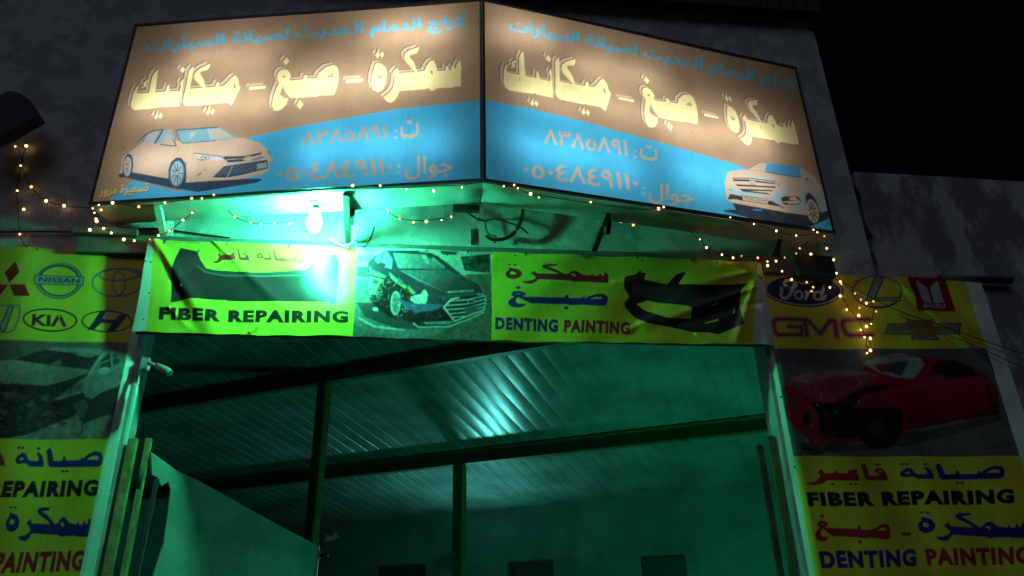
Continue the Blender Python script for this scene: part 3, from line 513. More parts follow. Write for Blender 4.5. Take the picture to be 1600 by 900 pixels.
# ------------------------------------------------------------------ vinyl fascia banner over the gateway
YELV, REDV, NAVV, BLK, WHT, GRY = (.76, .63, .045), (.48, .02, .035), (.02, .03, .24), (.012, .012, .014), (.75, .76, .76), (.30, .31, .33)
YF = 5.85
def fascia():
    lo = at_y((215, 516), YF); hi = at_y((1212, 409), YF); x0, x1 = at_y((222, 450), YF).x - .02, at_y((1205, 470), YF).x; z0, z1 = at_y((700, 526), YF).z, at_y((765, 393), YF).z
    a = Art((x0, YF, z0), (1, 0, 0), (0, 0, 1), x1 - x0, z1 - z0, 0.0045, YELV); z = Z(215, 365, .21875)
    a.poly([(200,360),(243,370),(225,530),(190,530)], WHT); a.poly([(1186,390),(1260,390),(1260,560),(1176,560)], WHT); a.poly([(200,360),(1260,385),(1260,413),(1200,410),(765,396),(560,388),(235,377)], (.62,.60,.3), .6)
    bump = z([(310,108),(430,130),(450,190),(490,250),(560,265),(850,280),(1200,265),(1270,210),(1300,150),(1420,150),(1440,200),(1430,330),(1415,505),(1370,505),(1370,490),(1000,485),(630,475),(625,470),(580,470),(360,465),(250,490),(230,490),(240,280),(270,180)])
    a.poly(bump, (.018,.02,.022)); a.line(z([(430,235),(480,275),(600,300),(850,305),(1180,300),(1280,230)]), 2.6, (.10,.11,.11)); a.line(z([(430,220),(490,262),(600,285),(850,290),(1190,282),(1270,215)]), 1, (.06,.06,.065)); a.poly(z([(280,190),(430,150),(450,230),(300,320)]), (.04,.045,.045), .6); a.line(z([(440,120),(436,135)]), 2, (.02,.02,.02)); a.poly(z([(300,368),(318,366),(318,382),(302,382)]), (.6,.6,.6))
    word(a, W_SIY, REDV, dst=z([(850,116),(1195,140),(1195,236),(850,212)])); word(a, W_FIB, REDV, dst=z([(532,108),(806,118),(806,228),(532,216)]))
    a.text('FIBER REPAIRING', z([(148,522),(1507,555),(1504,640),(142,612)]), BLK, .066)
    # collision picture
    y = Z(550, 380, .16667); pic = [(559,386),(767,392),(767,530),(551,527)]
    a.poly(pic, (.16,.17,.18)); a.poly(y([(50,30),(700,30),(700,130),(50,330)]), (.62,.64,.66)); a.poly(y([(60,120),(220,110),(220,170),(60,170)]), (.3,.32,.35)); a.poly(y([(55,215),(160,215),(160,310),(50,310)]), (.07,.08,.09)); a.poly(y([(48,312),(150,312),(150,330),(48,330)]), (.55,.55,.55)); a.poly(y([(700,60),(1310,70),(1310,300),(1050,300),(900,180)]), (.42,.44,.42)); a.poly(y([(830,70),(1000,75),(980,110),(850,105)]), (.05,.05,.05)); a.poly(y([(1020,125),(1300,100),(1300,275),(1060,255)]), (.05,.06,.05)); a.noise(y([(1020,125),(1300,100),(1300,275),(1060,255)]), 1.6, 30, 5); a.poly(y([(1060,290),(1310,280),(1310,880),(700,880),(1240,600)]), (.11,.12,.09)); a.noise(y([(1060,290),(1310,280),(1310,880),(0,880),(0,700)]), .6, 40, 6)
    a.poly(y([(60,690),(220,760),(490,785),(490,800),(210,780),(60,710)]), (.5,.5,.48)); a.poly(y([(40,560),(190,560),(560,720),(640,790),(420,785),(120,690)]), (.04,.045,.055))
    BD = (.030,.034,.055); a.poly(y([(150,180),(215,120),(330,75),(700,75),(820,130),(1010,290),(1190,380),(1240,470),(1250,560),(1220,640),(900,770),(620,780),(560,720),(380,700),(190,570),(140,470),(150,330)]), BD)
    a.poly(y([(215,150),(250,112),(345,85),(385,130),(372,240),(300,220),(240,180)]), (.30,.33,.36)); a.line(y([(290,105),(270,190)]), 2, BD); a.line(y([(345,85),(385,140),(430,240)]), 3, BD); a.poly(y([(390,102),(680,110),(880,235),(800,245),(440,240)]), (.16,.18,.20)); a.poly(y([(650,112),(700,112),(735,200),(700,195)]), (.3,.33,.35)); a.poly(y([(760,130),(870,215),(880,235),(740,200)]), (.24,.26,.28)); a.ring(y([(455, 195)])[0], 4.5, 4.5, .8, (.32,.35,.36)); a.line(y([(430,240),(620,240),(800,245),(890,240)]), 1.4, (.01,.01,.01)); a.line(y([(640,85),(780,90),(860,130),(900,165)]), 1.6, (.4,.43,.45)); a.line(y([(800,125),(1000,285)]), 3, (.015,.015,.02))
    a.poly(y([(450,252),(900,247),(1190,380),(1205,425),(860,455),(620,350)]), (.065,.075,.095)); a.line(y([(470,262),(760,400),(840,440)]), 1.2, (.14,.15,.17)); a.ell(y([(280, 205)])[0], 6.5, 4, (.02,.022,.03)); a.poly(y([(870,445),(1140,425),(1140,440),(890,465)]), (.3,.3,.28)); a.noise(y([(870,440),(1140,425),(1140,445),(890,470)]), 1.6, 50, 2)
    for q, c in (([(160,230),(320,300),(330,330),(180,290)], .20), ([(160,300),(300,340),(200,440),(150,420)], .34), ([(190,330),(260,350),(230,390),(190,380)], .08), ([(140,430),(260,400),(230,480),(150,480)], .30), ([(350,270),(420,330),(520,400),(480,430),(370,340)], .36), ([(440,310),(500,380),(470,390),(420,350)], .12), ([(550,490),(640,470),(670,430),(690,430),(710,480),(690,560),(590,555),(545,520)], .66), ([(510,400),(540,395),(600,460),(570,470)], .3), ([(190,605),(240,600),(240,632),(200,628)], .6), ([(120,525),(145,525),(140,540)], .6)): a.poly(y(q), (c, c * .97, c * .85))
    a.poly(y([(512,400),(535,395),(560,430),(545,450)]), (.45,.36,.03)); a.noise(y([(545,430),(710,430),(710,560),(545,560)]), .8, 40, 8)
    a.poly(y([(330,300),(480,410),(540,470),(545,560),(520,640),(440,700),(360,690),(190,570),(240,420)]), (.006,.006,.007)); a.ell(y([(406, 553)])[0], 8, 18.5, (.38,.40,.42), 3); a.ell(y([(406, 553)])[0], 6, 15, (.25,.27,.29), 3)
    c0 = y([(404, 553)])[0]
    for k in range(9): t = k * 2 * math.pi / 9; a.line([(c0[0] + 1.6 * math.cos(t), c0[1] + 3.5 * math.sin(t)), (c0[0] + 6 * math.cos(t), c0[1] + 15 * math.sin(t))], 1.0, (.02,.02,.02))
    a.poly(y([(420,500),(450,510),(540,550),(860,568),(760,622),(640,622),(600,662),(565,612),(500,612),(460,560)]), (.05,.10,.22)); a.poly(y([(600,640),(850,608),(960,712),(780,742),(600,765),(575,700)]), (.008,.008,.01)); a.poly(y([(655,725),(880,715),(960,712),(900,740),(700,745)]), (.28,.29,.29)); a.poly(y([(500,615),(560,620),(600,680),(570,740),(470,700)]), (.01,.01,.012)); a.poly(y([(460,600),(470,600),(475,625)]), (.5,.5,.5)); a.poly(y([(450,680),(465,650),(468,660)]), (.4,.4,.4))
    a.poly(y([(800,490),(1190,445),(1215,462),(930,512),(860,520)]), (.07,.08,.10)); a.poly(y([(855,590),(930,515),(1215,465),(1255,495),(1235,600),(960,715)]), (.02,.022,.025))
    for q in ([(905,535),(1080,520),(1245,480)], [(880,575),(1060,560),(1250,510)], [(890,612),(1060,598),(1248,545)], [(915,650),(1060,632),(1240,580)], [(940,680),(1060,668),(1220,620)]): a.line(y(q), 2, (.42,.44,.45))
    a.line(y([(960,712),(858,590),(930,518),(1000,505)]), 2.6, (.55,.57,.58)); a.line(y([(1180,470),(1218,466),(1255,498),(1238,600)]), 1.8, (.45,.47,.48)); a.poly(y([(1060,595),(1175,565),(1175,632),(1065,668)]), (.09,.1,.1)); a.ell(y([(1115, 535)])[0], 5.5, 2.8, (.05,.05,.06), -10); a.ring(y([(1115, 535)])[0], 5.5, 2.8, .9, (.5,.5,.5), -10); a.line(y([(575,735),(620,770),(900,762),(1080,700),(1230,632)]), 2.4, (.45,.47,.47)); a.line(y([(960,714),(1235,608)]), 2.2, (.5,.52,.52)); a.line(y([(1130,340),(1180,365),(1230,430),(1240,460)]), 1.2, (.25,.27,.28)); a.shards(y([(330,300),(700,440),(700,560),(560,640),(440,690),(240,560),(240,420)]), 90, (.02, .05, .25, .4), 5, 1.0, 31); a.shards(y([(150,180),(330,300),(330,420),(200,560),(140,470)]), 60, (.03, .3, .12, .4), 7, 1.2, 32); a.shards(y([(600,640),(860,610),(960,712),(600,765)]), 40, (.05, .1, .02), 6, 1, 33)
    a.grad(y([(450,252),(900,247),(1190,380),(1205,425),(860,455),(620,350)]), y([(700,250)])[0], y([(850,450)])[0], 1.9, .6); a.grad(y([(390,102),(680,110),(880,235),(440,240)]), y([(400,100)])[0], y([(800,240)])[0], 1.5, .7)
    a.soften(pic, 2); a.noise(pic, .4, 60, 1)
    # right half
    word(a, W_DN2, REDV); word(a, W_PN2, NAVV); v = ZF
    a.text('DENTING', v([(90,658),(724,678),(724,805),(88,780)]), NAVV, .06); a.text('PAINTING', v([(786,682),(1450,706),(1446,832),(782,808)]), REDV, .06)
    q = Z(960, 400, .1625)
    bl = q([(95,230),(110,185),(210,165),(235,140),(265,125),(260,150),(310,150),(290,215),(515,260),(590,175),(655,150),(690,155),(620,260),(900,275),(1225,255),(1290,240),(1215,330),(1215,500),(1235,600),(1240,650),(1010,740),(920,715),(780,715),(560,665),(330,630),(200,570),(110,480),(100,430),(140,390),(150,370),(100,300)])
    hs = [q(h) for h in ([(215,435),(330,405),(440,430),(700,462),(748,490),(745,582),(520,580),(300,500)], [(935,455),(990,430),(990,455),(945,468)], [(870,625),(1010,590),(1005,610),(900,630)], [(1145,545),(1165,470),(1160,540)])]
    a.poly(bl, (.016,.016,.018), holes=hs); a.poly(q([(170,250),(500,280),(850,330),(870,420),(740,450),(450,410),(180,350)]), (.05,.052,.055), .8); a.poly(q([(330,590),(560,590),(760,620),(1000,640),(960,690),(780,690),(520,640)]), (.04,.042,.042), .8); a.line(q([(750,500),(1000,440),(1215,300)]), 2, (.035,.037,.037)); a.line(q([(215,375),(300,395),(300,410),(215,432)]), 2, (.02,.02,.02))
    for p in ((257, 378), (340, 379), (806, 399), (917, 402), (1004, 406), (1120, 410), (228, 410), (236, 411), (231, 458), (222, 498), (700, 398)): a.ell(p, 1.6, 1.3, (.03, .03, .03))
    wd, ht = x1 - x0, z1 - z0
    def uv(p): t = at_y(p, YF); return t.x - x0, t.z - z0
    creases = [((243, 378), (330, 515), .024, .04), ((247, 384), (300, 515), -.008, .03), ((335, 378), (440, 480), .014, .028), ((420, 380), (470, 430), .006, .025), ((262, 480), (300, 516), .01, .02), ((390, 516), (420, 490), .008, .02), ((1180, 448), (1010, 505), .02, .03), ((1190, 470), (1060, 500), -.012, .028), ((1165, 425), (1080, 445), .022, .035), ((1178, 440), (1150, 535), .02, .025), ((1190, 430), (1130, 410), .02, .03), ((960, 440), (1120, 425), .008, .04), ((860, 440), (1000, 450), .006, .03), ((1090, 520), (1130, 536), .012, .025), ((980, 515), (1060, 470), .008, .03), ((770, 402), (860, 410), .007, .02), ((600, 394), (680, 410), .007, .02)]
    def disp(U, V):
        n = .010 * np.sin(U * 2.3 + .6) * np.sin(math.pi * V / ht) + .006 * np.sin(U * 5.1 + V * 4) + .004 * np.sin(U * 9 - V * 7)
        for p, q_, am, sg in creases:
            a0, b0 = np.array(uv(p)), np.array(uv(q_)); dd = b0 - a0; L2 = dd @ dd; t = ((U - a0[0]) * dd[0] + (V - a0[1]) * dd[1]) / L2; tc = np.clip(t, 0, 1)
            D2 = (U - a0[0] - tc * dd[0]) ** 2 + (V - a0[1] - tc * dd[1]) ** 2; n = n + am * np.exp(-D2 / (2 * (sg * (.5 + .9 * tc)) ** 2)) * (1 - .45 * tc)
        uc, vc = uv((545, 455)); n = n + .055 * np.exp(-((U - uc) / .55) ** 2) * np.exp(-((V - .26 * ht) / .27) ** 2)
        pins = np.abs(((U / wd * 9) % 1) - .5) * 2
        edge = .006 * (1 - pins); dv = -edge * (V / ht > .98) * 1.2 + .004 * np.sin(U * 17) * (V / ht < .02)
        sg_ = -.016 * np.sin(math.pi * U / wd) * (1 - V / ht) + (0.012 - 0.022 * U / wd) * (V / ht)
        tilt = .05 * (U / wd < .0) 
        n = n - .05 * np.clip((U - (wd - .10)) / .10, 0, 1) ** 2
        return .006 * np.sin(V * 6) * (1 - U / wd), dv + sg_, n - .03 * (1 - V / ht)
    root = empty('fascia_banner', ((x0 + x1) / 2, YF, z0), 'long creased yellow vinyl banner with two black bumpers and a wrecked car above the gateway', 'banner')
    a.mesh('vinyl_sheet', M_vinyl, root, disp)
    MB().tube([(x0 + .02, YF + .065, z0 + .005), (x1 - .06, YF + .065, z0 - .005)], .014).build('bottom_rod', M_rail, root)
    for k in range(11):
        x = x0 + .12 + k * (wd - .3) / 10; MB().tube([(x, YF - .004, z1 - .03), (x + .01, YF + .0, z1 + .012), (x + .015, YF + .04, z1 + .03)], .005, 6).build('tie', M_black, root)
    return x0, x1, z0, z1
FX0, FX1, FZ0, FZ1 = fascia()

# ------------------------------------------------------------------ vinyl posters on both gate pillars
YP = 5.955
def logos_left(a):
    z = Z(0, 380, .17774); R2 = (.40, .02, .03); SV, DK = (.36, .38, .40), (.03, .03, .035)
    for q in ([(150,170),(188,268),(95,365),(52,270)], [(95,375),(235,378),(275,478),(138,478)], [(88,375),(-45,372),(-95,480),(10,475)]): a.poly(z(q), R2)
    c = z([(530, 335)])[0]; a.ring(c, 33, 25, 7.2, DK, -4); a.ring(c, 33.5, 25.5, 5, (.16,.17,.18), -4); a.ring((c[0] - .8, c[1] - .8), 34, 26, 1.6, SV, -4)
    a.poly(z([(305,330),(320,288),(750,293),(742,372),(315,374)]), DK); a.poly(z([(315,330),(328,294),(742,299),(735,366),(322,368)]), SV); a.text('NISSAN', z([(358,307),(712,311),(706,353),(352,349)]), DK, .02)
    for (cc, rx, ry) in ((z([(1032, 340)])[0], 39, 21.5), (z([(1052, 268)])[0], 32, 9.3), (z([(1040, 345)])[0], 9.5, 18.5)): a.ring((cc[0] + .5, cc[1] + .7), rx, ry, 3.6, DK, -2); a.ring(cc, rx, ry, 2.5, SV, -2)
    H = z([(-120,560),(120,560),(180,565),(192,600),(175,690),(140,775),(90,798),(-160,798)]); a.line(H + [H[0]], 3.4, DK); a.line(H + [H[0]], 2, SV); a.poly(z([(85,570),(140,570),(110,660),(60,790),(22,790),(5,735),(-60,735),(-60,700),(30,700)]), DK); a.poly(z([(95,575),(128,575),(98,660),(52,780),(32,780),(15,725),(-60,725),(-60,708),(40,708)]), SV)
    c = z([(452, 680)])[0]; a.ring(c, 41, 17, 2.8, (.05,.012,.02), 1); a.text('KIΛ', z([(300,625),(602,630),(598,736),(288,734)]), (.22,.012,.03), .04)
    c = z([(945, 690)])[0]; a.ring(c, 38, 16.3, 2.5, (.012,.02,.07), 1); a.poly(z([(775,768),(885,605),(938,605),(908,665),(1000,678),(1060,628),(1135,622),(1005,782),(945,782),(985,705),(900,703),(832,765)]), (.012,.02,.10))
def wreck_left(a):
    z = Z(0, 530, .18884); k = [(-560,15),(1052,30),(978,832),(-560,832)]; a.poly(k, (.26,.22,.19)); a.poly(z([(-3000,600),(1000,600),(985,832),(-3000,832)]), (.34,.33,.31))
    a.poly(z([(-3000,18),(1050,28),(1010,330),(-3000,330)]), (.17,.14,.11)); a.poly(z([(-3000,830),(-3000,330),(1010,330),(985,832)]), (.24,.235,.22)); a.noise(z([(-600,330),(1010,330),(985,832),(-600,832)]), .5, 30, 11)
    D = (.028,.03,.036); a.poly(z([(690,500),(1062,365),(1040,580),(920,622),(690,705),(640,600)]), D); a.poly(z([(-800,360),(400,385),(730,290),(560,430),(430,520),(700,440),(720,500),(620,640),(400,720),(250,790),(80,825),(-800,820)]), D); a.noise(z([(-300,400),(560,400),(560,720),(-300,760)]), 1.6, 34, 12)
    for q in ([(20,450),(140,440),(170,480),(60,500)], [(0,590),(80,600),(60,640),(-20,630)], [(210,540),(290,510),(300,550),(240,570)], [(350,470),(420,450),(400,510),(360,510)], [(440,500),(560,420),(700,350),(680,430),(560,460)], [(350,630),(420,570),(420,640)], [(620,540),(700,500),(740,560),(700,660),(650,640)]): a.poly(z(q), (.12,.12,.14), .8)
    a.poly(z([(-800,200),(140,185),(500,225),(720,240),(742,270),(620,320),(400,380),(0,365),(-800,350)]), (.34,.35,.32)); a.poly(z([(395,88),(480,65),(830,85),(865,108),(830,138)]), (.30,.32,.32)); a.poly(z([(140,182),(300,112),(400,90),(825,140),(745,258),(520,226)]), (.035,.037,.05)); a.poly(z([(430,205),(510,165),(515,222)]), (.2,.2,.2)); a.poly(z([(630,130),(660,120),(790,140),(760,155)]), (.3,.3,.3)); a.line(z([(330,165),(480,105)]), 1, (.12,.12,.14))
    a.poly(z([(715,340),(850,115),(940,103),(1010,170),(1022,270),(960,365),(760,502),(680,430)]), (.23,.24,.27)); a.poly(z([(835,185),(900,118),(968,128),(1000,190),(830,282)]), (.05,.055,.06)); a.line(z([(925,118),(930,235)]), 1.8, (.36,.37,.4)); a.line(z([(835,205),(985,145)]), 1.4, (.3,.31,.33)); a.ell(z([(865, 265)])[0], 9, 5.5, (.42,.43,.43), -15); a.line(z([(720,335),(860,115)]), 3.4, (.42,.43,.45)); a.line(z([(780,310),(785,370)]), 1, (.05,.05,.05)); a.line(z([(790,330),(1010,245)]), .9, (.15,.15,.16)); a.poly(z([(900,610),(1010,660),(1000,680),(900,632)]), (.09,.08,.07)); a.line(z([(690,710),(690,760),(650,815)]), 2.4, (.05,.05,.05)); a.line(z([(915,705),(895,735)]), 1.6, (.05,.05,.05)); a.line(z([(600,650),(300,770)]), 1.4, (.12,.12,.12))
    fr = z([(-200,380),(400,390),(720,300),(690,440),(640,600),(400,700),(100,800),(-200,800)]); a.shards(fr, 260, (.01, .02, .1, .18, .06), 7, 1.3, 41); a.shards(z([(-800,200),(140,185),(720,240),(620,320),(400,380),(-800,350)]), 14, (.2, .4), 16, .8, 42)
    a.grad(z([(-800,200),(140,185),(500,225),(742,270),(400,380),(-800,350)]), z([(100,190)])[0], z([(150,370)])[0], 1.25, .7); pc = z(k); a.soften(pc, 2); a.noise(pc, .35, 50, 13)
def poster_left():
    xr = at_y((221, 560), YP).x; x0 = xr - 2.42; z1 = at_y((100, 391), YP).z; z0 = 1.78
    a = Art((x0, YP, z0), (1, 0, 0), (0, 0, 1), xr - x0, z1 - z0, .0055, YELV); rp = lambda p: at_y(p, YP)
    wreck_left(a); a.poly([(-300, 365), (225, 380), (222, 536), (-300, 528)], YELV); a.poly([(-400, 687), (190, 687), (150, 960), (-500, 960)], YELV)
    logos_left(a); z = Z(0, 680, .2444)
    word(a, W_SIY, NAVV, dst=z([(122,72),(668,82),(655,246),(96,238)])); word(a, W_FIB, REDV, dst=z([(-520,72),(56,78),(44,240),(-540,236)])); a.text('FIBER REPAIRING', z([(-430,296),(638,288),(626,396),(-465,404)]), BLK, .066)
    word(a, W_DN2, NAVV, dst=z([(62,452),(600,446),(578,676),(36,680)])); word(a, W_PN2, REDV, dst=z([(-560,460),(-60,455),(-90,690),(-590,690)])); a.text('PAINTING', z([(0,748),(553,738),(540,874),(-42,884)]), REDV, .06); a.text('DENTING', z([(-560,760),(-60,748),(-100,884),(-610,894)]), NAVV, .06)
    W_ = xr - x0; a.a[:, int((W_ - .115) * a.k):] = WHT
    for p in ((212, 394), (60, 392)): a.ell(p, 1.8, 1.5, (.03, .03, .03))
    ht = z1 - z0
    def disp(U, V):
        t = np.clip((U - (W_ - .14)) / .14, 0, 1); return -.02 * t ** 2, 0 * U + .004 * np.sin(U * 6), .010 * np.sin(U * 4.1 + V * .8) + .005 * np.sin(U * 11 + V * 2.2) - .11 * t ** 2 + .014
    root = empty('pillar_poster', ((x0 + xr) / 2, YP, z0), 'yellow poster left of the gateway with six badges above a wrecked white car', 'poster'); a.mesh('vinyl_sheet', M_poster, root, disp)
def logos_right(a):
    z = Z(1180, 410, .16667); SV = (.46, .47, .50); DK = (.02, .02, .025)
    c = z([(448, 266)])[0]; a.ell((c[0] + .6, c[1] + 1), 61.5, 25.2, DK, 1); a.ell(c, 60, 24, SV, 1); a.ell(c, 57.5, 22, (.012,.022,.12), 1)
    for q, wd in (([(525,185),(500,198),(450,198),(400,178),(340,165),(290,178),(268,200),(270,222),(290,228)], 3.4), ([(300,180),(345,172),(400,188),(450,200),(505,196),(530,183)], 4.6), ([(372,185),(352,250),(318,320),(285,348),(250,345),(235,315),(245,285),(240,255)], 4.4), ([(325,250),(370,240),(395,218),(380,200)], 2.6), ([(470,350),(490,300),(478,278)], 4.2), ([(488,300),(520,268),(545,268),(545,290)], 3.4), ([(642,225),(625,290),(618,345),(640,345),(658,320)], 4)): a.line(z(q), wd, SV)
    a.ring(z([(405, 312)])[0], 5.8, 6.2, 3.4, SV, 15); a.ring(z([(588, 315)])[0], 5.8, 6.2, 3.6, SV, 15)
    G = ([(440,545),(215,545),(172,556),(165,600),(185,670),(215,690),(430,690),(432,615),(310,615)], [(482,695),(462,550),(490,545),(610,672),(700,545),(742,548),(765,695)], [(1070,545),(850,545),(818,556),(815,600),(850,675),(890,690),(1090,690)])
    for wd, c in ((9, DK), (7.2, SV), (4.9, (.42, .014, .022))):
        for q in G: a.line(z(q), wd, c)
    y = Z(1150, 260, .33333); a.ring((y([(655, 591)])[0][0] + .5, y([(655, 591)])[0][1] + .6), 37, 24.5, 3.0, DK, 4); a.ring(y([(655, 590)])[0], 36.5, 24, 1.6, (.3,.3,.33), 4); a.poly(y([(645,525),(692,525),(655,618),(765,620),(768,638),(602,636)]), DK); a.poly(y([(650,528),(685,528),(646,623),(762,624),(762,634),(610,632)]), (.30,.31,.35))
    x = Z(1360, 420, .15554); a.poly(x([(355,78),(735,85),(848,440),(460,435)]), (.34,.008,.02)); a.poly(x([(448,125),(550,195),(575,240),(605,352),(505,352)]), (.5,.52,.55)); a.poly(x([(665,130),(735,350),(628,352),(590,200),(612,178)]), (.5,.52,.55)); a.text('ISUZU', x([(505,365),(740,362),(752,404),(515,406)]), (.5,.52,.55), .035)
    a.poly(x([(135,668),(175,555),(360,555),(352,508),(400,520),(620,520),(640,560),(910,555),(880,680),(640,665),(680,728),(400,722),(405,668)]), (.03,.03,.035)); a.poly(x([(145,662),(185,560),(368,560),(365,520),(610,526),(632,566),(890,568),(868,672),(630,655),(660,718),(412,714),(412,660)]), (.27,.28,.32)); a.poly(x([(195,628),(210,566),(380,566),(380,530),(600,532),(618,580),(800,590),(795,640),(625,645),(650,690),(425,685),(425,630)]), (.36,.19,.05))
def wreck_right(a):
    k = [(1150,546),(1700,543),(1700,715),(1150,715)]; a.poly(k, (.13,.11,.125)); z = Z(1200, 540, .24375); a.poly(z([(-300,420),(2200,420),(2200,720),(-300,720)]), (.15,.135,.14)); a.noise(k, .25, 9, 21); RD = (.33,.010,.020)
    a.poly(z([(250,600),(560,640),(900,560),(1480,455),(1500,480),(900,650),(300,700)]), (.05,.045,.05), .8)
    a.poly(z([(80,290),(110,230),(250,170),(420,155),(600,150),(680,95),(800,60),(960,70),(1130,90),(1290,140),(1400,200),(1470,300),(1480,450),(1180,490),(900,550),(870,600),(330,640),(240,600),(120,480)]), RD)
    a.poly(z([(90,240),(260,175),(560,150),(720,200),(620,250),(420,370),(320,365),(200,310)]), (.34,.04,.07)); a.poly(z([(120,225),(260,172),(560,150),(650,185),(420,200),(250,250)]), (.36,.16,.20), .8); a.noise(z([(90,240),(260,175),(560,150),(720,200),(420,370),(320,365)]), .5, 14, 22)
    a.poly(z([(600,115),(700,75),(850,55),(975,88),(995,130),(930,215),(830,213),(720,182)]), (.30,.33,.36)); a.poly(z([(660,128),(770,120),(790,180),(720,178)]), (.22,.03,.05)); a.poly(z([(770,120),(900,100),(850,200),(780,175)]), (.06,.06,.08)); a.poly(z([(1020,200),(1060,120),(1180,95),(1300,150),(1330,200),(1100,235)]), (.03,.012,.016)); a.ell(z([(1075, 210)])[0], 11, 6, (.30,.02,.04)); a.line(z([(700,78),(960,72)]), 1.6, (.2,.03,.05))
    a.poly(z([(250,370),(420,378),(620,262),(880,252),(600,322),(540,402),(760,392),(860,412),(872,500),(830,620),(560,590),(330,590),(310,430)]), (.010,.008,.010)); a.ell(z([(715, 540)])[0], 34, 31, (.008,.008,.009)); a.ell(z([(700, 535)])[0], 12, 15, (.035,.035,.04)); a.poly(z([(540,400),(600,330),(760,300),(840,320),(760,405)]), (.26,.02,.03)); a.line(z([(90,240),(240,345),(320,365)]), 1.4, (.03,.01,.012)); a.poly(z([(80,300),(180,370),(215,420),(200,430),(90,340)]), (.06,.05,.06)); a.poly(z([(215,440),(265,430),(270,520),(225,520)]), (.012,.01,.012)); a.poly(z([(200,640),(260,620),(330,640),(340,700),(290,715),(240,690)]), (.05,.03,.035)); a.noise(z([(190,600),(400,600),(400,715),(190,715)]), 1.4, 30, 23)
    a.shards(z([(90,240),(260,175),(560,150),(720,200),(420,370),(320,365),(200,310)]), 60, (.02, .3, .12), 9, 1.0, 51); a.shards(z([(250,370),(620,270),(600,322),(540,402),(560,590),(330,590)]), 90, (.01, .06, .14, .03), 8, 1.2, 52); a.shards(z([(600,115),(850,55),(995,130),(930,215),(720,182)]), 30, (.4, .1, .3), 6, .8, 53)
    a.grad(z([(880,220),(1400,210),(1480,450),(1180,490),(900,550)]), z([(1100,220)])[0], z([(1150,480)])[0], 1.3, .55); a.line(z([(900,262),(1150,240),(1420,235)]), 1.6, (.4,.06,.08)); a.line(z([(1010,240),(1020,500)]), 1, (.08,.005,.008)); a.line(z([(890,540),(1180,480),(1480,440)]), 2.4, (.05,.004,.006)); a.soften(k, 3); a.noise(k, .3, 40, 24)
    for p in ((430, 432), (310, 386), (583, 355), (275, 520)): a.ell(z([p])[0], 1.6, 1, (.5, .5, .5))
    a.poly(z([(1380,210),(1480,430),(1440,460),(1400,330)]), (.012,.01,.012), .7)
def poster_right():
    x0 = at_y((1200, 560), YP).x - .01; xr = at_y((1531, 437), YP).x; z1 = at_y((1300, 430), YP).z; z0 = 1.72
    a = Art((x0, YP, z0), (1, 0, 0), (0, 0, 1), xr - x0, z1 - z0, .0055, YELV); wreck_right(a)
    a.poly([(1100, 380), (1700, 380), (1700, 546), (1100, 546)], YELV); a.poly([(1100, 714), (1750, 714), (1750, 1000), (1100, 1000)], YELV); logos_right(a); z = ZC
    word(a, W_SIY, NAVV); word(a, W_FIB, REDV); a.text('FIBER REPAIRING', z([(160,254),(1520,232),(1530,328),(175,350)]), BLK, .066)
    word(a, W_DN2, NAVV, dst=z([(895,378),(1592,372),(1610,572),(905,576)])); word(a, W_PN2, REDV, dst=z([(215,398),(708,392),(722,590),(220,596)])); a.poly(z([(790,515),(852,514),(855,536),(795,538)]), REDV); a.text('DENTING', z([(240,640),(885,622),(892,740),(262,758)]), NAVV, .06); a.text('PAINTING', z([(945,622),(1632,606),(1640,724),(965,738)]), REDV, .06)
    W_ = xr - x0; a.a[:, int((W_ - .17) * a.k):] = WHT; a.a[:, :int(.075 * a.k)] = WHT
    for p in ((1201, 427), (1389, 433), (1219, 620), (1240, 730)): a.ell(p, 2.0, 1.7, (.03, .03, .03))
    def disp(U, V):
        t = np.clip((.13 - U) / .13, 0, 1); L = lambda p, q: None
        n = .008 * np.sin(U * 3.3 + V) + .004 * np.sin(U * 10 + V * 2) - .10 * t ** 2 + .014
        A0, B0 = at_y((1395, 437), YP), at_y((1540, 570), YP); d = np.array([B0.x - A0.x, B0.z - A0.z]); d /= np.linalg.norm(d); s = (U + x0 - A0.x) * -d[1] + (V + z0 - A0.z) * d[0]; l = (U + x0 - A0.x) * d[0] + (V + z0 - A0.z) * d[1]
        n = n + .022 * np.exp(-(s / .05) ** 2) * np.clip(l / .2, 0, 1) * np.clip((1.3 - l) / .4, 0, 1); return .045 * t ** 2, 0 * U + .003 * np.sin(U * 7), n
    root = empty('pillar_poster', ((x0 + xr) / 2, YP, z0), 'yellow poster right of the gateway with five badges above a crashed red car', 'poster'); a.mesh('vinyl_sheet', M_poster, root, disp)
    p0, p1 = Vector((x0 + 1.9, YP + .0, z1 + .004)), at_y((1580, 438), YP); MB().tube([p0, Vector((p1.x, YP + .0, z1 + .0))], .034, 12).build('hanging_pole', M_dark, root)
poster_left(); poster_right()

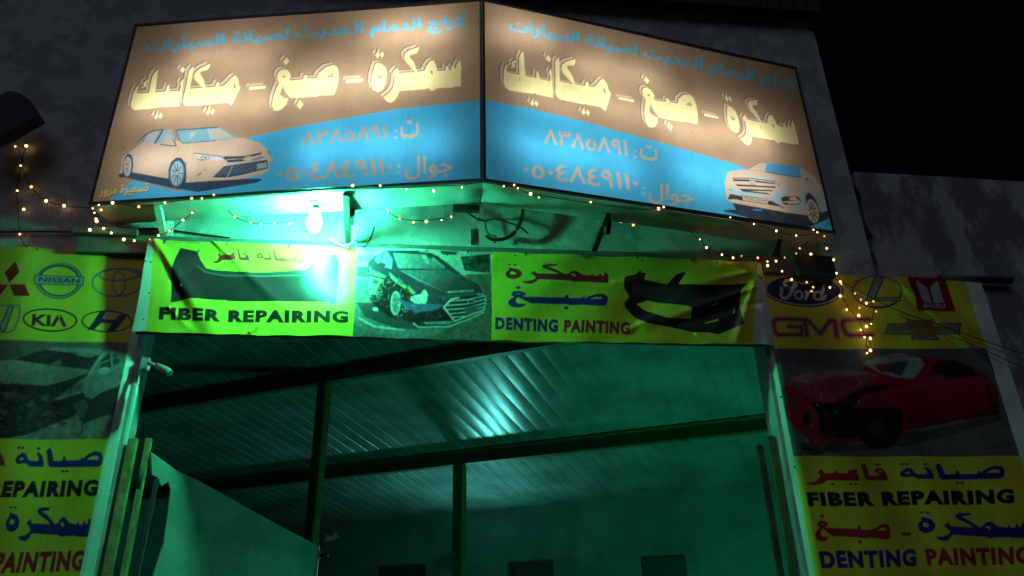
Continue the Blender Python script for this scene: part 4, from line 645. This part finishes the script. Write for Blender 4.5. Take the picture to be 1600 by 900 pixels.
# ------------------------------------------------------------------ steel rail, brackets and lamp under the light boxes
RZ0, RZ1 = H0 + 2.99, H0 + 3.165
rl = empty('steel_rail', (0, 5.93, RZ0), 'dark steel rail running across the facade right behind the fascia banner top', 'rail')
r1 = MB(); r1.box(-2.99, 3.42, 5.895, 5.985, RZ0, RZ1); r1.build('channel', M_rail, rl, bevel=.006)
r2 = MB(); r2.box(3.42, 3.80, 5.86, 5.99, RZ0 - .045, RZ1 + .015); r2.build('end_box', M_dark, rl, bevel=.015)
r3 = MB(); r3.box(-3.02, -2.50, 5.83, 5.89, RZ1 - .03, RZ1 + .035); r3.build('end_plate', M_rail, rl, bevel=.006)
def front_y(x): return A_.y + (abs(x - A_.x) / 3.27) * .62
BR = ((247, 318, 'thin pale strut bracket under the left end of the signs', M_soffit), (541, 300, 'dark angle iron bracket right of the green bulb with white cables', M_steel), (950, 330, 'dark pair of struts under the middle of the right sign', M_steel), (1216, 372, 'dim strut bracket beneath the right end of the signs', M_steel))
for (px, py, lab, mt) in BR:
    p = at_z((px, py), ZB0); p.y = max(p.y, front_y(p.x) + .03); o = empty('sign_bracket', (p.x, p.y, ZB0 - .02), lab, 'bracket', 'brackets carrying the light boxes')
    ft = Vector((p.x - .03, 5.93, RZ1 + .002)); MB().bar(p - Vector((0, 0, .016)), ft + Vector((0, -.02, .01)), .05, .05).build('strut', mt, o)
    yb = min(5.94, front_y(p.x) + DEP - .02)
    MB().bar((p.x + .03, yb, ZB0 - .016), (p.x + .02, min(yb + .05, 5.955), RZ1 + .003), .045, .045).build('hanger', mt, o)
gp = MB(); gx = at_z((247, 318), ZB0).x - .03; gp.prism([(gx, 5.60, ZB0 - .02), (gx, 5.975, ZB0 - .02), (gx, 5.975, RZ1 + .01), (gx, 5.91, RZ1 + .01)], (-.006, 0, 0)); tag(gp.build('shading_plate', M_soffit), 'triangular sheet plate added to shade the left end below the left sign', 'plate')  # plate added to keep the green bulb off the left end of the soffit
jp = MB(); q0, q1 = at_z((708, 320), ZB0 - .04), at_z((750, 319), ZB0 - .04); jp.box(q0.x, q1.x, 5.36, 5.42, ZB0 - .075, ZB0 - .02); tag(jp.build('junction_bar', M_steel, bevel=.006), 'short dark steel bar under the corner where the signs meet', 'bar')
rb = MB(); q = at_y((737, 371), 5.99); rb.bar((q.x, 5.985, q.z - .075), (q.x, 5.985, q.z + .085), .016, .016); tag(rb.build('rusty_rod', M_steel), 'short rusty rod sticking up behind the banner on the lit wall', 'rod')

LP = Vector((-.965, 5.46, 0)); lam = empty('green_lamp', (LP.x, LP.y, ZB0 - .02), 'blazing green bulb hanging below the left sign', 'lamp')
m = MB(); m.tube([(LP.x, LP.y, ZB0 - .018), (LP.x, LP.y, ZB0 - .035)], [.062, .055], 20); m.build('ceiling_rose', M_soffit, lam)
m = MB(); m.tube([(LP.x, LP.y, ZB0 - .03), (LP.x, LP.y + .005, ZB0 - .10)], [.028, .024], 16); m.build('socket', M_plastic, lam)
hx = [(LP.x + (.05 - .0008 * abs(i - 28)) * math.cos(i * .78), LP.y + .006 + (.05 - .0008 * abs(i - 28)) * math.sin(i * .78), ZB0 - .105 - i * .0031) for i in range(52)]
MB().tube([(LP.x, LP.y + .005, ZB0 - .095)] + hx, .0155, 7).build('bulb', M_green, lam)
def cable(name, pts, r, m, lab, n=5): 
    o = MB().tube(smooth_path(pts, n), r, 7).build(name, m); tag(o, lab, 'cable'); return o
yc = 5.80
cable('white_cable', [at_y(p, y) for p, y in (((549, 300), 5.36), ((545, 322), 5.5), ((548, 338), 5.6), ((554, 358), 5.7), ((551, 377), yc), ((540, 384), yc), ((526, 380), yc), ((519, 373), yc))], .008, M_whitecab, 'white looping cable beside the dark bracket near the green bulb')
cable('thin_cable', [at_y(p, yc) for p in ((556, 375), (562, 385), (571, 384), (580, 370), (585, 355))], .007, M_black, 'thin dark cable curling over the banner top beside the white cable')
cable('black_conduit', [at_y(p, 5.9) for p in ((816, 316), (817, 330), (813, 348), (803, 364), (788, 373), (770, 374), (760, 368))], .018, M_black, 'thick black conduit hanging in a bow below the sign corner')
cable('loose_wires', [at_y(p, 5.93) for p in ((731, 332), (745, 342), (758, 345), (775, 342), (795, 348), (812, 354), (825, 365))], .009, M_black, 'loose black wires stretched across the lit plaster wall')
cable('wire_bundle', [at_y(p, 5.94) for p in ((747, 341), (757, 346), (759, 356), (764, 366), (775, 370), (772, 380))], .007, M_black, 'twisted wire bundle dangling beside the black conduit')
cable('wall_cable', [at_y(p, 5.97) for p in ((-30, 363), (60, 362), (130, 362), (200, 360), (240, 357), (300, 364), (360, 372))], .008, M_black, 'black cable running level along the wall above the left poster')
cable('span_wire', [at_y(p, 5.90) for p in ((1270, 420), (1330, 448), (1395, 482), (1480, 512), (1560, 540), (1640, 566))], .004, M_black, 'thin wire crossing the right poster down to the right, upper one', 3)
cable('span_wire', [at_y(p, 5.90) for p in ((1480, 523), (1530, 543), (1580, 566), (1640, 590))], .004, M_black, 'thin wire crossing the right poster edge, lower one', 3)
cable('drop_wire', [at_y(p, 5.62) for p in ((372, 309), (385, 325), (392, 334))], .003, M_black, 'hair thin wire hanging under the lit soffit left of the green bulb', 3)

# ------------------------------------------------------------------ fairy lights
bulb_me = None
def fairy(lab, runs):
    """runs: list of (depth function, wire pixels, bulb pixels)"""
    global bulb_me, dim_me
    first = runs[0]; o = empty('fairy_light_string', first[0](first[2][0]), lab, 'fairy lights', 'warm fairy light strings on the facade')
    wm = MB(); bulbs = []
    for f, wire, bp in runs:
        if len(wire) > 1: wm.tube(smooth_path([f(p) for p in wire], 5), .0035, 5)
        bulbs += [f(p) for p in bp]
    wm.build('wire', M_black, o)
    for b0 in bulbs:
        if bulb_me is None:
            t = MB(); t.ball((0, 0, 0), .0115, 1, (1, 1, 1.15)); bo = t.build('bulb', M_fairy); bulb_me = bo.data; dim_me = bo.data.copy(); dim_me.materials[0] = M_fairy2
        else: bo = bpy.data.objects.new('bulb', random.choice((bulb_me, bulb_me, dim_me))); COL.objects.link(bo)
        bo.parent = o; k = random.uniform(.65, 1.25); bo.location = b0 - o.location; bo.scale = (k, k, k)
WL = lambda p: at_y(p, 5.95)
def ED(p):                                                        # hanging from the front edge of the signs
    q = at_z(p, ZB0 - .02); yf = front_y(q.x) - .045; return at_y(p, min(max(yf, 4.9), 5.9))
UN = lambda p: at_y(p, 5.62)
RP = lambda p: at_y(p, 5.885)
fairy('fairy light string trailing down the dark wall left of the signs', [(WL, [(24,229),(32,240),(32.5,259),(27,298),(28,327),(31,366),(38,382),(46,388),(56,402),(66,408),(78,411),(92,408),(111,399),(128,376),(140,359)], [(24,229),(41,228),(32.5,259),(27,298),(37,327),(31,366),(46,388),(66,405),(111,399)]), (WL, [(41,228),(34,255),(40,276),(49,292),(60,305),(72,314),(100,321.5),(145,325)], [(49,292),(72,314),(100,321.5)])])
fairy('fairy light string along the left sign bottom edge and its lower left corner', [(ED, [(145,325.5),(176,317),(217,323),(258,317),(299.5,310),(334,305),(420,298),(551,291),(594,293),(635,293),(677,291),(721,289),(755,284)], [(154.5,320.5),(145,325.5),(158,328),(176,317),(217,323),(258,317),(299.5,310),(315.5,310),(334,304.5),(551,290),(594,290),(635,296.4),(677.5,298),(721.7,292.7)]), (lambda p: at_y(p, 5.78), [(145,325),(147.5,332.5),(151,345.6),(140.5,359)], [(147.5,332.5),(150,342),(151,345.6),(140.5,359)]), (lambda p: at_y(p, 5.80), [(151,345),(162,357),(174,364),(193.5,374),(210,376),(234,374)], [(162,357),(174,364),(193.5,374),(210,376)])])
fairy('swagged fairy light string hanging across the green lit wall', [(lambda p: at_y(p, 5.55 + (p[1] - 305) / 70 * .27), [(234,374),(247.7,368),(265,360.5),(286,344),(300.6,332.5),(315,316),(322,308)], [(300.6,332.5),(286,344),(265,360.5),(247.7,368),(234,374)]), (UN, [(328,308),(340,316),(353,325),(367,339),(392,348),(408,349.5),(429,348.5),(452,346),(490,330),(520,318),(545,303),(553,294)], [(340,316),(345.5,316),(353,325),(367,339),(392,348),(408,349.5),(429,348.5),(452,349.5),(388,315.5)]), (UN, [(556,293),(570,308),(585,320),(606,331),(624,341),(646,344),(666,344),(690,341),(705,336),(726.7,327),(746.6,314.6),(758,298),(765,288)], [(585,322),(606,330),(624,342),(646,347.4),(666,346),(690,344),(705,338.6),(726.7,327.5),(746.6,314.6),(758,298),(761.7,290.5),(771,283)])])
fairy('fairy light string along the right sign bottom edge', [(ED, [(771,283),(787,291),(803.4,292),(829,303),(860,308),(900,314),(940,320),(1000,327),(1037,326),(1090,335),(1141,341),(1178,350),(1213,360.8),(1244,368),(1277,364)], [(787,291),(803.4,289),(809,294),(829,303),(842,308.5),(1029,326),(1037,323.5),(1141,339.8),(1178,350),(1213,360.8),(1244,368),(1271,359),(1277,363),(1288,369),(923,316)]), (lambda p: at_y(p, 5.48 + (p[0] - 863) * .0012), [(842,310),(863,320),(882.6,319),(900,320),(919,325),(939,325),(959.4,327)], [(863,321.6),(882.6,317.5),(882.4,322),(900,321),(919,326),(939,326),(949.7,336),(959.4,327)]), (UN, [(959,327),(1001,330),(1011,343),(1038,338),(1065,341),(1105,350)], [(970,347),(989.6,351.6),(1001,329.7),(1011.4,333.4),(1011,343.8),(1038,337.6),(1055.6,352.8),(1065,341.5),(1105,350)])])
fairy('fairy light string sagging to the right end of the fascia banner', [(lambda p: at_y(p, 5.80), [(1065,348),(1075,359.5),(1093.6,374),(1104,386.6),(1128,398),(1145,401),(1158.5,400),(1184,402.8),(1199,410),(1212,408),(1226,402.6),(1244,396),(1249.6,388),(1267,375)], [(1075,359.5),(1093.6,374),(1104,386.6),(1128,398),(1145.4,402.8),(1158.5,400),(1184,402.8),(1199,408.8),(1199.4,415),(1212.5,408),(1226,402.6),(1244,396),(1249.6,388),(1267,375.4),(1267,397),(1222,423.8)])])
fairy('fairy light string cascading over the badges of the right poster', [(RP, [(1285,372),(1291.8,388),(1302.5,406),(1307,427),(1320,445),(1336,458.5),(1345,468),(1353.7,473.7),(1364.7,478),(1364,492),(1361,506),(1354,510)], [(1291.8,388),(1302.5,406),(1307,427),(1314.7,443.4),(1313,440),(1336,458.5),(1345,468),(1353.7,473.7),(1364.7,471),(1369,486.7),(1361,506),(1354,510)]), (RP, [(1222,424),(1236.7,436.7),(1260,441),(1285,447),(1313,462.5),(1328,483),(1341.7,500),(1351,522),(1354,530),(1353,540),(1358,543),(1360,536),(1356,528)], [(1236.7,436.7),(1260.5,441),(1270.5,448.7),(1296.7,449),(1313,462.5),(1343,481),(1341.7,493),(1351,527),(1360,528.7),(1360,547.5)]), (lambda p: at_y(p, 5.915), [], [(1323,483.7),(1345,515.3),(1354.7,551.7),(1268,455)])])

# ------------------------------------------------------------------ gate: frame on the left jamb, open leaf, right jamb post
gf = bld
def vpost(pa, pb, Y, d, nm, m, par, z0=0.0):
    a, b = at_y(pa, Y), at_y(pb, Y); q = MB(); q.box(a.x, b.x, Y, Y + d, z0, (a.z + b.z) / 2); return q.build(nm, m, par, bevel=.005)
vpost((200, 685), (214, 684), 6.00, .05, 'gate_post', M_post, gf); vpost((227, 684), (236, 684), 6.08, .05, 'gate_post', M_post, gf)
hn = MB(); a = at_y((213, 742), 6.02); hn.tube([(a.x + .02, 6.05, a.z - .10), (a.x + .02, 6.05, a.z + .05)], .016, 10); hn.build('gate_hinge', M_steel, gf)
E0, E1 = np.array([-2.10, 6.16, 0.]), np.array([-1.098, 8.4, 0.]); dl = (E1 - E0) / np.linalg.norm(E1 - E0); NL = np.array([dl[1], -dl[0], 0.])
lf = [on_plane(p, E0, NL) for p in ((236,706),(258,722),(276,735),(312,752),(350,773),(420,812),(497,853))]
bl_ = [on_plane(p, E0, NL) for p in ((256, 850), (263, 800), (267, 765), (263, 752), (252, 760), (246, 745), (238, 742))]
end = lf[-1].copy(); end[2] = .12; st = on_plane((240, 899), E0, NL); st2 = st.copy(); st2[2] = .12
gt = empty('gate_leaf', (-2.1, 6.16, 0), 'green lit steel gate leaf swung inward with a torn corner at its hinge side', 'gate')
lm = MB(); lm.prism([tuple(p) for p in lf + [end, st2, st] + bl_], tuple(-NL * .012)); lm.build('sheet', M_gate, gt)
er = MB(); e_ = Vector(lf[-1]); er.bar((e_.x, e_.y, .12), (e_.x, e_.y, e_.z), .03, .05); er.build('edge_tube', M_soffit, gt)
lk = MB(); c = Vector(on_plane((498, 868), E0, NL)); lk.tube([c, c + Vector((.10, -.02, 0))], .018, 10); lk.box(c.x - .03, c.x + .015, c.y - .05, c.y + .0, c.z - .04, c.z + .04); lk.build('latch', M_steel, gt)
sc = MB(); sc.bar((-2.14, 6.14, 1.0), (-2.09, 6.18, 2.75), .035, .02); sc.build('hinge_stile', M_steel, gt)
rj = bld
q = MB(); q.box(2.955, 3.01, 6.07, 6.12, 0, at_y((1205, 680), 6.06).z); q.build('gate_post', M_beam, rj, bevel=.006); q = MB(); q.box(2.88, 2.94, 6.16, 6.19, 0, at_y((1205, 690), 6.06).z); q.build('jamb_plank', M_wood, rj, bevel=.006)
tp = MB(); pu, pz = uat((515, 838), 6.78); tp.poly([hp(pu - .06, 6.78, pz - .04), hp(pu + .02, 6.77, pz - .05), hp(pu + .12, 6.80, pz - .02), hp(pu + .06, 6.79, pz + .05), hp(pu + .03, 6.78, pz + .0), hp(pu - .05, 6.78, pz + .02)]); tag(tp.build('paper_scrap', M_paper), 'torn pale paper scrap stuck to the dark hall post', 'paper')

# ------------------------------------------------------------------ security camera and floodlight
cc = empty('security_camera', at_y((228, 575), 6.0), 'small pale camera on a wall plate at the top left of the gateway', 'camera')
a = at_y((224, 570), 5.99); q = MB(); q.box(a.x - .01, a.x + .055, 5.94, 6.0, a.z - .06, a.z + .05); q.build('mount', M_plastic, cc, bevel=.006)
b1, b2, b3 = at_y((232, 568), 5.92), at_y((246, 572), 5.88), at_y((266, 583), 5.82); q = MB(); q.tube([b1, b2], .015, 12); q.build('arm', M_plastic, cc); q = MB(); q.tube([b2, b2.lerp(b3, .75), b3], [.026, .032, .027], 16); q.build('housing', M_plastic, cc); q = MB(); q.tube([b3, b3 + (b3 - b2).normalized() * .006], .018, 14); q.build('lens', M_glass, cc)
fl = empty('floodlight', at_y((-10, 180), 6.0), 'unlit dark floodlight box tilted on the wall at the upper left', 'floodlight')
pts = [at_y(p, 5.62) for p in ((-45, 165), (14, 141), (31, 145), (57, 183), (4, 213), (-40, 228))]; q = MB(); q.prism(pts, (0.02, .13, .03)); q.build('housing', M_dark, fl, bevel=.008)
q = MB(); q.bar((pts[0].x + .1, 5.72, pts[0].z - .05), (pts[0].x + .1, 6.0, pts[0].z - .05), .05, .03); q.build('bracket', M_steel, fl)
for k in range(6): q = MB(); a_ = pts[1].lerp(pts[3], .12 + .15 * k); b_ = pts[0].lerp(pts[4], .12 + .15 * k); q.bar(a_ + Vector((.02, .135, .03)), b_ + Vector((.02, .135, .03)), .012, .03); q.build('cooling_fin', M_dark, fl)
